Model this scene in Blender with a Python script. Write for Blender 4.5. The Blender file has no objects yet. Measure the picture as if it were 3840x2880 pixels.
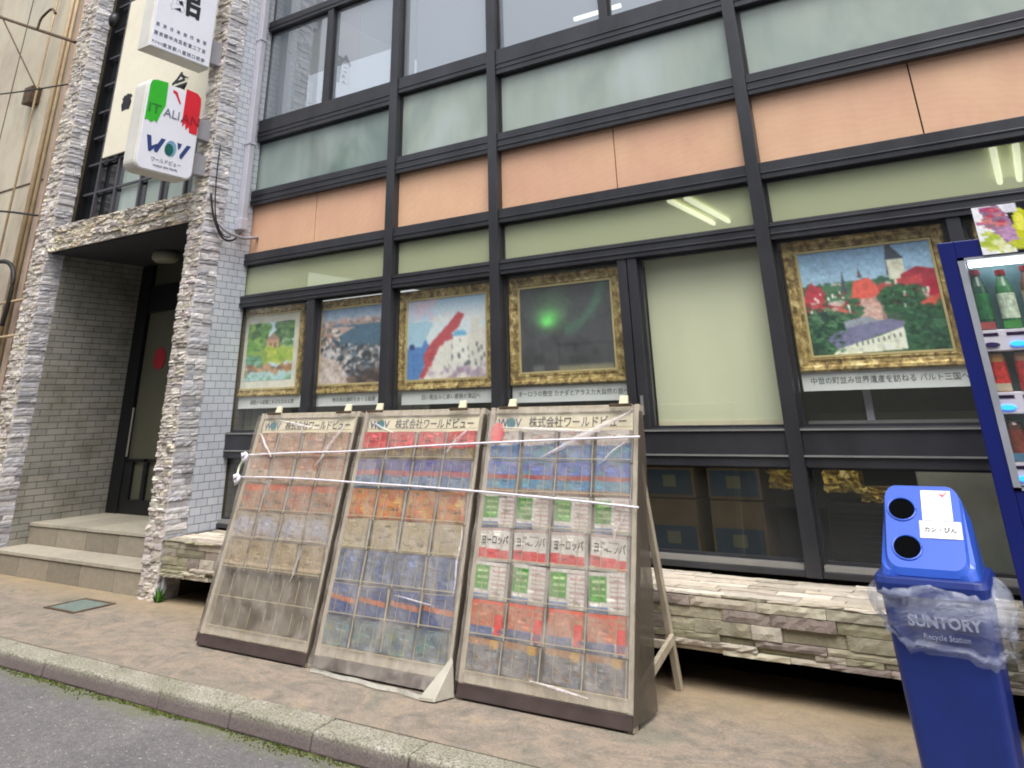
import bpy, math, random
import numpy as np
from mathutils import Vector, Matrix
random.seed(7); rng = np.random.default_rng(7)
S = bpy.context.scene
COL = S.collection

# ------------------------------------------------------------------ camera
CX, CY, F = 1902.38, 310.74, 2886.91
ROT = ((0.83964929, 0.54258206, -0.02436754),
       (-0.22922591, 0.31334103, -0.92156003),
       (-0.49238658, 0.7793729, 0.38747044))
cd = bpy.data.cameras.new("camera"); cam = bpy.data.objects.new("camera", cd); COL.objects.link(cam)
Mx = Matrix((ROT[0], [-v for v in ROT[1]], [-v for v in ROT[2]])).transposed().to_4x4()
Mx.translation = Vector((0, 0, 1.5)); cam.matrix_world = Mx
cd.sensor_width = 36; cd.lens = F / 3840 * 36
cd.shift_x = (1920 - CX) / 3840; cd.shift_y = (CY - 1440) / 3840
cd.clip_start = 0.05; cd.clip_end = 500
S.camera = cam

# ------------------------------------------------------------------ sky, sun, exposure
SUN_EL, SUN_AZ = math.radians(62), math.radians(142)      # azimuth clockwise from +Y
w = bpy.data.worlds.new("World"); S.world = w; w.use_nodes = True
nt = w.node_tree; nt.nodes.clear()
sky = nt.nodes.new('ShaderNodeTexSky'); sky.sky_type = 'NISHITA'; sky.sun_disc = False
sky.sun_elevation = SUN_EL; sky.sun_rotation = SUN_AZ; sky.air_density = 1.6; sky.dust_density = 6; sky.ozone_density = 1
hs = nt.nodes.new('ShaderNodeHueSaturation'); hs.inputs['Saturation'].default_value = 0.38
bg = nt.nodes.new('ShaderNodeBackground'); bg.inputs['Strength'].default_value = 0.15
wo = nt.nodes.new('ShaderNodeOutputWorld')
nt.links.new(sky.outputs[0], hs.inputs['Color']); nt.links.new(hs.outputs[0], bg.inputs['Color']); nt.links.new(bg.outputs[0], wo.inputs[0])
sl = bpy.data.lights.new("sun", 'SUN'); sl.energy = 1.25; sl.angle = math.radians(40); sl.color = (1.0, 0.97, 0.92)
sun = bpy.data.objects.new("sun", sl); COL.objects.link(sun)
d = Vector((math.sin(SUN_AZ) * math.cos(SUN_EL), math.cos(SUN_AZ) * math.cos(SUN_EL), math.sin(SUN_EL)))
sun.rotation_euler = d.to_track_quat('Z', 'Y').to_euler()
S.view_settings.view_transform = 'Standard'; S.view_settings.look = 'None'; S.view_settings.gamma = 1
S.view_settings.exposure = 0.70
S.render.film_transparent = False
try:
    S.cycles.max_bounces = 8; S.cycles.transparent_max_bounces = 16; S.cycles.caustics_reflective = False; S.cycles.caustics_refractive = False
    S.cycles.filter_width = 1.9; S.cycles.use_denoising = True; S.cycles.sample_clamp_indirect = 3.0
except Exception: pass

# ------------------------------------------------------------------ colour + materials
def lin(c):
    return tuple(((v / 255) / 12.92 if v / 255 <= .04045 else ((v / 255 + .055) / 1.055) ** 2.4) for v in c[:3])
def L4(c): return lin(c) + (1.0,)
def newmat(name):
    m = bpy.data.materials.new(name); m.use_nodes = True
    n = m.node_tree; b = n.nodes['Principled BSDF']
    return m, n, b
def noise(n, scale, detail=4, rough=.55, vec=None, dist=0):
    t = n.nodes.new('ShaderNodeTexNoise'); t.inputs['Scale'].default_value = scale; t.inputs['Detail'].default_value = detail
    t.inputs['Roughness'].default_value = rough; t.inputs['Distortion'].default_value = dist
    if vec is not None: n.links.new(vec, t.inputs['Vector'])
    return t
def geo(n, sc=(1, 1, 1)):
    g = n.nodes.new('ShaderNodeNewGeometry'); mp = n.nodes.new('ShaderNodeMapping'); mp.inputs['Scale'].default_value = sc
    n.links.new(g.outputs['Position'], mp.inputs['Vector']); return mp.outputs[0]
def ramp(n, fac, stops):
    r = n.nodes.new('ShaderNodeValToRGB'); e = r.color_ramp.elements
    while len(e) < len(stops): e.new(.5)
    for el, (p, c) in zip(e, stops): el.position = p; el.color = L4(c) if len(c) == 3 else c
    n.links.new(fac, r.inputs[0]); return r.outputs[0]
def mixc(n, a, b, fac, mode='MIX'):
    m = n.nodes.new('ShaderNodeMix'); m.data_type = 'RGBA'; m.blend_type = mode
    for i, v in ((0, fac), (6, a), (7, b)):
        if isinstance(v, (int, float)): m.inputs[i].default_value = v
        elif isinstance(v, tuple): m.inputs[i].default_value = v
        else: n.links.new(v, m.inputs[i])
    return m.outputs[2]
def bump(n, b, h, strength=.3, dist=.01):
    u = n.nodes.new('ShaderNodeBump'); u.inputs['Strength'].default_value = strength; u.inputs['Distance'].default_value = dist
    n.links.new(h, u.inputs['Height']); n.links.new(u.outputs[0], b.inputs['Normal']); return u
def flat(name, c, rough=.6, metal=0, var=.12, vs=6, stretch=(1, 1, 1), bs=40, bst=.15, emit=0, spec=.5, coat=0):
    m, n, b = newmat(name)
    v = geo(n, stretch); t = noise(n, vs, 5, .6, v)
    base = lin(c); dk = tuple(x * (1 - var * 1.6) for x in base) + (1,); lt = tuple(min(1, x * (1 + var)) for x in base) + (1,)
    r = n.nodes.new('ShaderNodeValToRGB'); r.color_ramp.elements[0].position = .3; r.color_ramp.elements[1].position = .7
    r.color_ramp.elements[0].color = dk; r.color_ramp.elements[1].color = lt
    n.links.new(t.outputs[0], r.inputs[0]); n.links.new(r.outputs[0], b.inputs['Base Color'])
    b.inputs['Roughness'].default_value = rough; b.inputs['Metallic'].default_value = metal
    b.inputs['Specular IOR Level'].default_value = spec; b.inputs['Coat Weight'].default_value = coat
    if bst: bump(n, b, noise(n, bs, 3, .6, v).outputs[0], bst, .004)
    if emit: b.inputs['Emission Color'].default_value = L4(c); b.inputs['Emission Strength'].default_value = emit
    return m
def attrmat(name, rough=.5, spec=.4, noise_amt=.10, bs=60, bst=.2, ns=25, coat=0, bdist=.004):
    m, n, b = newmat(name)
    a = n.nodes.new('ShaderNodeAttribute'); a.attribute_name = 'Col'
    v = geo(n); t = noise(n, ns, 5, .6, v)
    r = n.nodes.new('ShaderNodeMapRange'); r.inputs[3].default_value = 1 - noise_amt * 1.5; r.inputs[4].default_value = 1 + noise_amt * 1.5
    r.inputs[1].default_value = .25; r.inputs[2].default_value = .75
    n.links.new(t.outputs[0], r.inputs[0])
    mm = n.nodes.new('ShaderNodeVectorMath'); mm.operation = 'SCALE'; n.links.new(a.outputs['Color'], mm.inputs[0]); n.links.new(r.outputs[0], mm.inputs['Scale'])
    n.links.new(mm.outputs[0], b.inputs['Base Color']); b.inputs['Roughness'].default_value = rough
    b.inputs['Specular IOR Level'].default_value = spec; b.inputs['Coat Weight'].default_value = coat
    if bst: bump(n, b, noise(n, bs, 4, .65, v).outputs[0], bst, bdist)
    return m
def glassmat(name, tint=(1, 1, 1), refl=.12, edge=.5, rough=.02, dirt_haze=.05, dcol=(188, 188, 184)):
    m = bpy.data.materials.new(name); m.use_nodes = True; n = m.node_tree; n.nodes.clear()
    o = n.nodes.new('ShaderNodeOutputMaterial'); tr = n.nodes.new('ShaderNodeBsdfTransparent'); gl = n.nodes.new('ShaderNodeBsdfGlossy')
    df = n.nodes.new('ShaderNodeBsdfDiffuse'); df.inputs['Color'].default_value = L4(dcol)
    tr.inputs['Color'].default_value = tint + (1,); gl.inputs['Roughness'].default_value = rough; gl.inputs['Color'].default_value = (.95, .97, 1, 1)
    lw = n.nodes.new('ShaderNodeLayerWeight'); lw.inputs[0].default_value = .35
    mr = n.nodes.new('ShaderNodeMapRange'); mr.inputs[3].default_value = refl; mr.inputs[4].default_value = edge
    n.links.new(lw.outputs['Facing'], mr.inputs[0])
    v = geo(n, (1, 1, .3)); t = noise(n, 1.2, 3, .5, v); bp = n.nodes.new('ShaderNodeBump'); bp.inputs['Strength'].default_value = .04; bp.inputs['Distance'].default_value = .05
    n.links.new(t.outputs[0], bp.inputs['Height']); n.links.new(bp.outputs[0], gl.inputs['Normal'])
    m1 = n.nodes.new('ShaderNodeMixShader'); m1.inputs[0].default_value = dirt_haze
    n.links.new(tr.outputs[0], m1.inputs[1]); n.links.new(df.outputs[0], m1.inputs[2])
    m2 = n.nodes.new('ShaderNodeMixShader'); n.links.new(mr.outputs[0], m2.inputs[0]); n.links.new(m1.outputs[0], m2.inputs[1]); n.links.new(gl.outputs[0], m2.inputs[2])
    n.links.new(m2.outputs[0], o.inputs[0]); return m
def plasticmat(name, c, op=.3, rough=.25, var=.25, sc=(1, 1, 1), ns=6):
    m = bpy.data.materials.new(name); m.use_nodes = True; n = m.node_tree; b = n.nodes['Principled BSDF']; o = n.nodes['Material Output']
    b.inputs['Base Color'].default_value = L4(c); b.inputs['Roughness'].default_value = rough; b.inputs['Specular IOR Level'].default_value = .8
    tr = n.nodes.new('ShaderNodeBsdfTransparent'); mx = n.nodes.new('ShaderNodeMixShader')
    v = geo(n, sc); t = noise(n, ns, 6, .65, v, .6)
    mr = n.nodes.new('ShaderNodeMapRange'); mr.inputs[1].default_value = .35; mr.inputs[2].default_value = .75
    mr.inputs[3].default_value = max(0, op - var * .5); mr.inputs[4].default_value = min(1, op + var)
    n.links.new(t.outputs[0], mr.inputs[0]); n.links.new(mr.outputs[0], mx.inputs[0]); n.links.new(tr.outputs[0], mx.inputs[1]); n.links.new(b.outputs[0], mx.inputs[2])
    bump(n, b, noise(n, ns * 2.2, 4, .6, v, 1.0).outputs[0], .5, .02)
    n.links.new(mx.outputs[0], o.inputs[0]); return m

# ------------------------------------------------------------------ mesh builder
ORG = {}
class MB:
    def __init__(s): s.v = []; s.f = []; s.c = []; s.col = None
    def vert(s, p, c=None): s.v.append(tuple(p)); s.c.append(c if c is not None else s.col); return len(s.v) - 1
    def poly(s, pts, c=None):
        s.f.append([s.vert(p, c) for p in pts])
    def box(s, x0, x1, y0, y1, z0, z1, c=None):
        if x0 > x1: x0, x1 = x1, x0
        if y0 > y1: y0, y1 = y1, y0
        if z0 > z1: z0, z1 = z1, z0
        i = [s.vert(p, c) for p in ((x0, y0, z0), (x1, y0, z0), (x1, y1, z0), (x0, y1, z0), (x0, y0, z1), (x1, y0, z1), (x1, y1, z1), (x0, y1, z1))]
        for a in ((0, 3, 2, 1), (4, 5, 6, 7), (0, 1, 5, 4), (1, 2, 6, 5), (2, 3, 7, 6), (3, 0, 4, 7)): s.f.append([i[k] for k in a])
    def hexa(s, P, c=None):       # 8 points, bottom ring then top ring
        i = [s.vert(p, c) for p in P]
        for a in ((0, 3, 2, 1), (4, 5, 6, 7), (0, 1, 5, 4), (1, 2, 6, 5), (2, 3, 7, 6), (3, 0, 4, 7)): s.f.append([i[k] for k in a])
    def tube(s, pts, r, n=8, c=None, cap=True):
        pts = [Vector(p) for p in pts]; rings = []
        up = Vector((0, 0, 1))
        for k, p in enumerate(pts):
            t = (pts[min(k + 1, len(pts) - 1)] - pts[max(k - 1, 0)]).normalized()
            a = t.cross(up)
            if a.length < .05: a = t.cross(Vector((0, 1, 0)))
            a.normalize(); b = t.cross(a).normalized(); rr = r[k] if isinstance(r, (list, tuple)) else r
            rings.append([s.vert(p + (a * math.cos(q) + b * math.sin(q)) * rr, c) for q in [2 * math.pi * j / n for j in range(n)]])
        for A, B in zip(rings, rings[1:]):
            for j in range(n): s.f.append([A[j], A[(j + 1) % n], B[(j + 1) % n], B[j]])
        if cap: s.f.append(rings[0][::-1]); s.f.append(rings[-1])
    def loft(s, rings, c=None, cap0=True, cap1=True):
        R = [[s.vert(p, c) for p in r] for r in rings]; n = len(R[0])
        for A, B in zip(R, R[1:]):
            for j in range(n): s.f.append([A[j], A[(j + 1) % n], B[(j + 1) % n], B[j]])
        if cap0: s.f.append(R[0][::-1])
        if cap1: s.f.append(R[-1])
    def grid(s, P, cols=None):    # P[i][j] points
        h, wd = len(P), len(P[0])
        I = [[s.vert(P[i][j], None if cols is None else cols[i][j]) for j in range(wd)] for i in range(h)]
        for i in range(h - 1):
            for j in range(wd - 1): s.f.append([I[i][j], I[i][j + 1], I[i + 1][j + 1], I[i + 1][j]])
    def build(s, name, m, parent=None, loc=None, smooth=False, bevel=0):
        org = Vector(loc) if loc is not None else (ORG[parent.name] if parent is not None else Vector((0, 0, 0)))
        me = bpy.data.meshes.new(name)
        me.from_pydata([tuple(Vector(p) - org) for p in s.v], [], s.f)
        if any(c is not None for c in s.c):
            at = me.color_attributes.new('Col', 'FLOAT_COLOR', 'POINT')
            at.data.foreach_set('color', np.array([(tuple(c) + (1.0,))[:4] if c is not None else (.5, .5, .5, 1) for c in s.c], dtype=np.float32).ravel())
        me.materials.append(m)
        if smooth: me.polygons.foreach_set('use_smooth', [True] * len(me.polygons))
        me.update()
        o = bpy.data.objects.new(name, me); COL.objects.link(o)
        if bevel:
            md = o.modifiers.new('bevel', 'BEVEL'); md.width = bevel; md.segments = 2; md.limit_method = 'ANGLE'
        if parent is not None: o.parent = parent; ORG[o.name] = org
        else: o.location = org; ORG[o.name] = org
        return o
def thing(name, label, cat, loc=(0, 0, 0), group=None):
    o = bpy.data.objects.new(name, None); o.empty_display_size = .1; COL.objects.link(o); o.location = loc
    ORG[o.name] = Vector(loc); o['label'] = label; o['category'] = cat
    if group: o['group'] = group
    return o
def tag(o, label, cat, group=None):
    o['label'] = label; o['category'] = cat
    if group: o['group'] = group
    return o
def struct(o, kind='structure'): o['kind'] = kind; return o
def box(name, m, parent, *a, bevel=0, **k):
    b = MB(); b.box(*a); return b.build(name, m, parent, bevel=bevel, **k)
def rrect(cx, cy, w_, d_, r, n=5, zf=None):
    pts = []
    for qx, qy, a0 in ((1, 1, 0), (-1, 1, 90), (-1, -1, 180), (1, -1, 270)):
        for k in range(n + 1):
            a = math.radians(a0 + 90 * k / n)
            x = cx + qx * (w_ / 2 - r) + r * math.cos(a); y = cy + qy * (d_ / 2 - r) + r * math.sin(a)
            pts.append((x, y, zf(x, y) if callable(zf) else zf))
    return pts
FONTC = {}
def text(name, body, size, m, parent, origin, ux, uy, align='CENTER', depth=.0015, stretch=1.0, bold=0):
    """lettering as a mesh: origin, ux reading direction, uy up direction"""
    key = (body, align, bold)
    c = bpy.data.curves.new('t', 'FONT'); c.body = body; c.align_x = align; c.align_y = 'CENTER'; c.size = 1; c.extrude = .02; c.resolution_u = 2; c.offset = bold
    o = bpy.data.objects.new('t', c); COL.objects.link(o); bpy.context.view_layer.update()
    me = bpy.data.meshes.new_from_object(o.evaluated_get(bpy.context.evaluated_depsgraph_get()))
    bpy.data.objects.remove(o); bpy.data.curves.remove(c)
    ux, uy = Vector(ux).normalized(), Vector(uy).normalized(); nz = ux.cross(uy)
    org = ORG[parent.name]; O = Vector(origin) - org
    for v in me.vertices:
        p = v.co.copy(); v.co = O + ux * p.x * size * stretch + uy * p.y * size + nz * (p.z / .04 * depth * 2)
    me.name = name; me.materials.clear(); me.materials.append(m)
    ob = bpy.data.objects.new(name, me); COL.objects.link(ob); ob.parent = parent; ORG[ob.name] = org
    return ob

# ------------------------------------------------------------------ little painter for printed pictures (row 0 is the top)
class Cv:
    def __init__(s, wd, h, c=(255, 255, 255)):
        s.w, s.h = wd, h; s.a = np.ones((h, wd, 3)) * np.array(c, float)
        s.Y, s.X = np.mgrid[0:h, 0:wd]; s.X = (s.X + .5) / wd; s.Y = (s.Y + .5) / h
    def put(s, mask, c, a=1.0): s.a[mask] = s.a[mask] * (1 - a) + np.array(c, float) * a
    def rect(s, x0, y0, x1, y1, c, a=1.0): s.put((s.X >= x0) & (s.X < x1) & (s.Y >= y0) & (s.Y < y1), c, a)
    def ell(s, x, y, rx, ry, c, a=1.0): s.put(((s.X - x) / rx) ** 2 + ((s.Y - y) / ry) ** 2 < 1, c, a)
    def poly(s, pts, c, a=1.0):
        m = np.zeros(s.X.shape, bool); n = len(pts)
        for i in range(n):
            x1, y1 = pts[i]; x2, y2 = pts[(i + 1) % n]
            if y1 == y2: continue
            m ^= ((s.Y < y1) != (s.Y < y2)) & (s.X < (x2 - x1) * (s.Y - y1) / (y2 - y1) + x1)
        s.put(m, c, a)
    def grad(s, y0, y1, c0, c1):
        t = np.clip((s.Y - y0) / (y1 - y0), 0, 1)[..., None]; m = (s.Y >= y0) & (s.Y < y1)
        s.a[m] = (np.array(c0) * (1 - t) + np.array(c1) * t)[m]
    def blotch(s, x0, y0, x1, y1, cols, n, r=(.01, .04), a=.8):
        for _ in range(n):
            rr = rng.uniform(*r); s.ell(rng.uniform(x0, x1), rng.uniform(y0, y1), rr * rng.uniform(.6, 1.8), rr * rng.uniform(.5, 1.3), cols[rng.integers(len(cols))], a)
    def tex(s, amt, cells=(40, 16)):
        t = np.zeros((s.h, s.w))
        for c in cells:
            g = rng.normal(0, 1, (c + 2, c + 2)); yy = s.Y * c; xx = s.X * c; iy, ix = yy.astype(int), xx.astype(int); fy, fx = yy - iy, xx - ix
            t += (g[iy, ix] * (1 - fy) * (1 - fx) + g[iy + 1, ix] * fy * (1 - fx) + g[iy, ix + 1] * (1 - fy) * fx + g[iy + 1, ix + 1] * fy * fx)
        s.a *= (1 + amt * t[..., None]); return s
    def noise(s, amt): s.a += rng.normal(0, amt, (s.h, s.w, 1)); return s
    def get(s):
        v = np.clip(s.a / 255, 0, 1); return np.where(v <= .04045, v / 12.92, ((v + .055) / 1.055) ** 2.4)
def picture(mb, cv, o, ux, uy, W, H, bend=None):
    """grid of quads coloured from canvas; o = lower-left corner"""
    g = cv.get(); h, wd = g.shape[:2]; o, ux, uy = Vector(o), Vector(ux).normalized(), Vector(uy).normalized(); nz = ux.cross(uy)
    P, C = [], []
    for i in range(h + 1):
        r, rc = [], []
        for j in range(wd + 1):
            u, v = j / wd, 1 - i / h
            p = o + ux * W * u + uy * H * v
            if bend: p = p + nz * bend(u, v)
            r.append(p); rc.append(tuple(g[min(i, h - 1), min(j, wd - 1)]))
        P.append(r); C.append(rc)
    # corner order gives normal along ux x uy
    base = len(mb.v)
    for i in range(h + 1):
        for j in range(wd + 1): mb.vert(P[i][j], C[i][j])
    for i in range(h):
        for j in range(wd):
            a = base + i * (wd + 1) + j; mb.f.append([a, a + wd + 1, a + wd + 2, a + 1])

# ================================================================== materials
M = {}
M['metal'] = flat('dark_anodised_frame', (62, 63, 68), .36, .30, .18, 3.5, (1, 1, .5), 60, .06)
M['metal_lt'] = flat('pale_metal_trim', (160, 160, 158), .4, .5, .08)
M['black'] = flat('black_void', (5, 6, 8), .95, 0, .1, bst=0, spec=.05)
M['frame_blk'] = flat('black_door_frame', (22, 23, 27), .4, .2, .1)
M['white_pl'] = flat('white_sign_acrylic', (226, 228, 240), .3, 0, .02, 4, (1, 1, 1), 30, .03, coat=.3)
M['white_side'] = flat('cream_sign_side', (205, 203, 196), .4, 0, .06, 4, (1, 1, 1), 30, .05)
M['grey_side'] = flat('grey_bracket', (150, 150, 158), .5, .2, .08)
M['ink'] = flat('black_ink', (24, 24, 34), .6, 0, .05, bst=0)
M['ink_soft'] = flat('grey_ink', (110, 114, 132), .6, 0, .05, bst=0)
M['ink_grey'] = flat('grey_print', (118, 122, 120), .6, 0, .05, bst=0)
M['blue_ink'] = flat('navy_print', (44, 62, 122), .5, 0, .05, bst=0)
M['green_let'] = flat('dark_green_print', (44, 120, 48), .5, 0, .05, bst=0)
M['red_let'] = flat('dark_red_print', (150, 20, 40), .5, 0, .05, bst=0)
M['glass'] = glassmat('clear_window_glass', (.985, 1, .99), .05, .30, .02, .035)
M['glass_up'] = glassmat('upper_window_glass', (.80, .84, .87), .20, .50, .015, .46, (168, 178, 190))  # blue-grey diffuse share paints the milky sky reflection into the panes
M['glass_tr'] = glassmat('glow_tinted_transom_glass', (.92, .97, .9), .05, .25, .02, .74, (188, 196, 160))  # olive diffuse share paints the lit ceiling's glow into the glass
M['pic'] = attrmat('printed_picture', .45, .3, .05, 80, .05, 40)
M['wood_cream'] = flat('weathered_cream_wood', (172, 162, 144), .6, 0, .16, 5, (6, 6, 1), 60, .3)
M['fillet'] = flat('pale_gilt_fillet', (214, 196, 140), .4, .2, .1)
M['gold'] = None
m, n, b = newmat('gilt_carved_moulding'); v = geo(n); t = noise(n, 20, 4, .6, v, .6); t2 = noise(n, 90, 4, .6, v)
c = ramp(n, t.outputs[0], [(.30, (84, 66, 34)), (.46, (158, 132, 76)), (.58, (200, 176, 112)), (.72, (232, 218, 170))])
n.links.new(c, b.inputs['Base Color']); b.inputs['Roughness'].default_value = .42; b.inputs['Metallic'].default_value = .35
bump(n, b, t.outputs[0], .5, .008); M['gold'] = m

# asphalt
m, n, b = newmat('asphalt'); v = geo(n); big = noise(n, .9, 4, .55, v); fine = noise(n, 170, 3, .7, v); mid = noise(n, 26, 4, .6, v)
vo = n.nodes.new('ShaderNodeTexVoronoi'); vo.inputs['Scale'].default_value = 110; n.links.new(v, vo.inputs['Vector'])
c1 = ramp(n, fine.outputs[0], [(.3, (80, 80, 83)), (.52, (124, 123, 126)), (.72, (182, 180, 178))])
c2 = ramp(n, big.outputs[0], [(.35, (222, 220, 222)), (.65, (255, 253, 250))])
c3 = mixc(n, c1, c2, 1.0, 'MULTIPLY')
cm = ramp(n, mid.outputs[0], [(.3, (190, 190, 190)), (.7, (255, 255, 255))]); c3 = mixc(n, c3, cm, .8, 'MULTIPLY')
gr = noise(n, 55, 2, .5, v); cg = ramp(n, gr.outputs[0], [(.66, (0, 0, 0)), (.72, (255, 255, 255))]); c3 = mixc(n, c3, L4((176, 174, 168)), cg)
# moss stain creeping out of the gutter
sx = n.nodes.new('ShaderNodeSeparateXYZ'); n.links.new(v, sx.inputs[0])
mr = n.nodes.new('ShaderNodeMapRange'); mr.inputs[1].default_value = 3.30; mr.inputs[2].default_value = 3.56; n.links.new(sx.outputs['Y'], mr.inputs[0])
mn = noise(n, 5, 5, .7, v); ad = n.nodes.new('ShaderNodeMath'); ad.operation = 'MULTIPLY_ADD'; n.links.new(mr.outputs[0], ad.inputs[0]); ad.inputs[1].default_value = .55; n.links.new(mn.outputs[0], ad.inputs[2])
rr = n.nodes.new('ShaderNodeMapRange'); rr.inputs[1].default_value = .70; rr.inputs[2].default_value = 1.15; n.links.new(ad.outputs[0], rr.inputs[0])
c4 = mixc(n, c3, L4((104, 108, 78)), rr.outputs[0]); n.links.new(c4, b.inputs['Base Color']); b.inputs['Roughness'].default_value = .85
bump(n, b, fine.outputs[0], .6, .006); M['asphalt'] = m
# pavement
m, n, b = newmat('pavement_slab'); v = geo(n, (1, 1.3, 1)); a1 = noise(n, 1.6, 6, .62, v, .8); a2 = noise(n, 7, 6, .68, v, .6); a3 = noise(n, 60, 4, .65, v)
c1 = ramp(n, a1.outputs[0], [(.28, (144, 146, 138)), (.38, (160, 158, 150)), (.47, (178, 168, 158)), (.54, (152, 150, 144)), (.62, (172, 165, 160)), (.74, (190, 180, 158))])
c2 = ramp(n, a2.outputs[0], [(.30, (176, 172, 164)), (.48, (226, 216, 206)), (.60, (238, 226, 214)), (.75, (255, 242, 222))])
c3 = mixc(n, c1, c2, .85, 'MULTIPLY')
c5 = ramp(n, a3.outputs[0], [(.3, (190, 186, 180)), (.7, (255, 255, 255))]); c3 = mixc(n, c3, c5, .8, 'MULTIPLY')
# yellow-brown tint growing towards the ledge
sx = n.nodes.new('ShaderNodeSeparateXYZ'); n.links.new(geo(n), sx.inputs[0])
mr = n.nodes.new('ShaderNodeMapRange'); mr.inputs[1].default_value = 4.55; mr.inputs[2].default_value = 5.0; n.links.new(sx.outputs['Y'], mr.inputs[0])
mu = n.nodes.new('ShaderNodeMath'); mu.operation = 'MULTIPLY'; n.links.new(mr.outputs[0], mu.inputs[0]); n.links.new(a1.outputs[0], mu.inputs[1])
c4 = mixc(n, c3, L4((156, 136, 100)), mu.outputs[0]); n.links.new(c4, b.inputs['Base Color']); b.inputs['Roughness'].default_value = .8
bump(n, b, a3.outputs[0], .5, .006); M['pave'] = m
# kerb granite
m, n, b = newmat('kerb_granite'); v = geo(n); a3 = noise(n, 85, 3, .75, v); a2 = noise(n, 4, 5, .6, v)
c1 = ramp(n, a3.outputs[0], [(.34, (74, 72, 70)), (.46, (148, 146, 138)), (.60, (176, 175, 165)), (.72, (212, 211, 202))])
c2 = ramp(n, a2.outputs[0], [(.3, (205, 206, 188)), (.7, (255, 250, 245))]); c3 = mixc(n, c1, c2, 1.0, 'MULTIPLY')
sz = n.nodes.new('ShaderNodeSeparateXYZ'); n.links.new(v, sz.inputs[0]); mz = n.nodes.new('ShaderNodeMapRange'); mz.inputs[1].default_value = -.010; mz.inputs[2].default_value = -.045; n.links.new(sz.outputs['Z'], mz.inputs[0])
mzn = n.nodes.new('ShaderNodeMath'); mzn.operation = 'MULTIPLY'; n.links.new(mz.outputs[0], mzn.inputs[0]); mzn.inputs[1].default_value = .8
c3 = mixc(n, c3, L4((104, 90, 94)), mzn.outputs[0])  # purple-brown shade of the front face painted into the lower stone
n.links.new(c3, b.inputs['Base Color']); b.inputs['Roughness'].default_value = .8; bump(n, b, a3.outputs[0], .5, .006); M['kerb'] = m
M['stone'] = attrmat('split_stone', .85, .25, .10, 70, .6, 22, bdist=.010)
M['moss'] = attrmat('moss', .95, .1, .2, 80, .6)
M['step'] = attrmat('step_tile', .7, .3, .10, 90, .2, 18)
# tile materials
def tilemat(name, axis, c1, c2, mort, bw, bh, rough=.45, mort_sz=.006, off=.5, stain=(70, 66, 48), st=.5):
    m, n, b = newmat(name); g = n.nodes.new('ShaderNodeNewGeometry'); sp = n.nodes.new('ShaderNodeSeparateXYZ'); cb = n.nodes.new('ShaderNodeCombineXYZ')
    n.links.new(g.outputs['Position'], sp.inputs[0]); n.links.new(sp.outputs[axis], cb.inputs[0]); n.links.new(sp.outputs['Z'], cb.inputs[1])
    br = n.nodes.new('ShaderNodeTexBrick'); n.links.new(cb.outputs[0], br.inputs['Vector']); br.inputs['Scale'].default_value = 1
    br.inputs['Brick Width'].default_value = bw; br.inputs['Row Height'].default_value = bh; br.inputs['Mortar Size'].default_value = mort_sz
    br.inputs['Mortar Smooth'].default_value = .3; br.offset = off
    br.inputs['Color1'].default_value = L4(c1); br.inputs['Color2'].default_value = L4(c2); br.inputs['Mortar'].default_value = L4(mort)
    t = noise(n, 3, 5, .65, g.outputs['Position']); sr = ramp(n, t.outputs[0], [(.45, (255, 255, 255)), (.75, stain)])
    cc = mixc(n, br.outputs['Color'], sr, st, 'MULTIPLY'); n.links.new(cc, b.inputs['Base Color']); b.inputs['Roughness'].default_value = rough
    iv = n.nodes.new('ShaderNodeMath'); iv.operation = 'SUBTRACT'; iv.inputs[0].default_value = 1; n.links.new(br.outputs['Fac'], iv.inputs[1])
    bump(n, b, iv.outputs[0], .7, .006); return m
M['tile_grey'] = tilemat('pale_grey_tile', 'Y', (184, 190, 202), (196, 200, 210), (112, 118, 124), .125, .0695, mort_sz=.0032, st=.12)
M['tile_dark'] = tilemat('olive_grey_tile', 'Y', (158, 156, 148), (142, 142, 138), (74, 72, 62), .235, .0695, mort_sz=.004, stain=(150, 144, 104), st=.6)
M['tile_front'] = tilemat('olive_grey_tile_front', 'X', (158, 156, 148), (142, 142, 138), (74, 72, 62), .235, .0695, mort_sz=.004, st=.4)
# orange cladding
m, n, b = newmat('salmon_board'); v = geo(n, (1, 1, 1)); t = noise(n, .8, 3, .5, v, 2.5); wv = n.nodes.new('ShaderNodeTexWave'); wv.wave_type = 'RINGS'; wv.rings_direction = 'Y'
mpv = n.nodes.new('ShaderNodeMapping'); mpv.inputs['Location'].default_value = (1.2, 0, -3.2); mpv.inputs['Scale'].default_value = (1.2, 1, 2.2); n.links.new(geo(n), mpv.inputs['Vector'])
n.links.new(mpv.outputs[0], wv.inputs['Vector']); wv.inputs['Scale'].default_value = 3.2; wv.inputs['Distortion'].default_value = 9; wv.inputs['Detail'].default_value = 3; wv.inputs['Detail Scale'].default_value = 1.1
c1 = ramp(n, t.outputs[0], [(.3, (212, 168, 142)), (.7, (220, 180, 148))]); c2 = ramp(n, wv.outputs['Color'], [(.2, (236, 226, 216)), (.6, (255, 255, 255))])
c3 = mixc(n, c1, c2, .12, 'MULTIPLY'); n.links.new(c3, b.inputs['Base Color']); b.inputs['Roughness'].default_value = .62
stv = ramp(n, noise(n, 4, 5, .6, geo(n, (1.6, 1, .6))).outputs[0], [(.34, (232, 226, 220)), (.60, (255, 255, 255))]); c3 = mixc(n, c3, stv, .32, 'MULTIPLY'); n.links.new(c3, b.inputs['Base Color'])
bump(n, b, noise(n, 30, 4, .6, v).outputs[0], .08, .004); M['salmon'] = m
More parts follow.
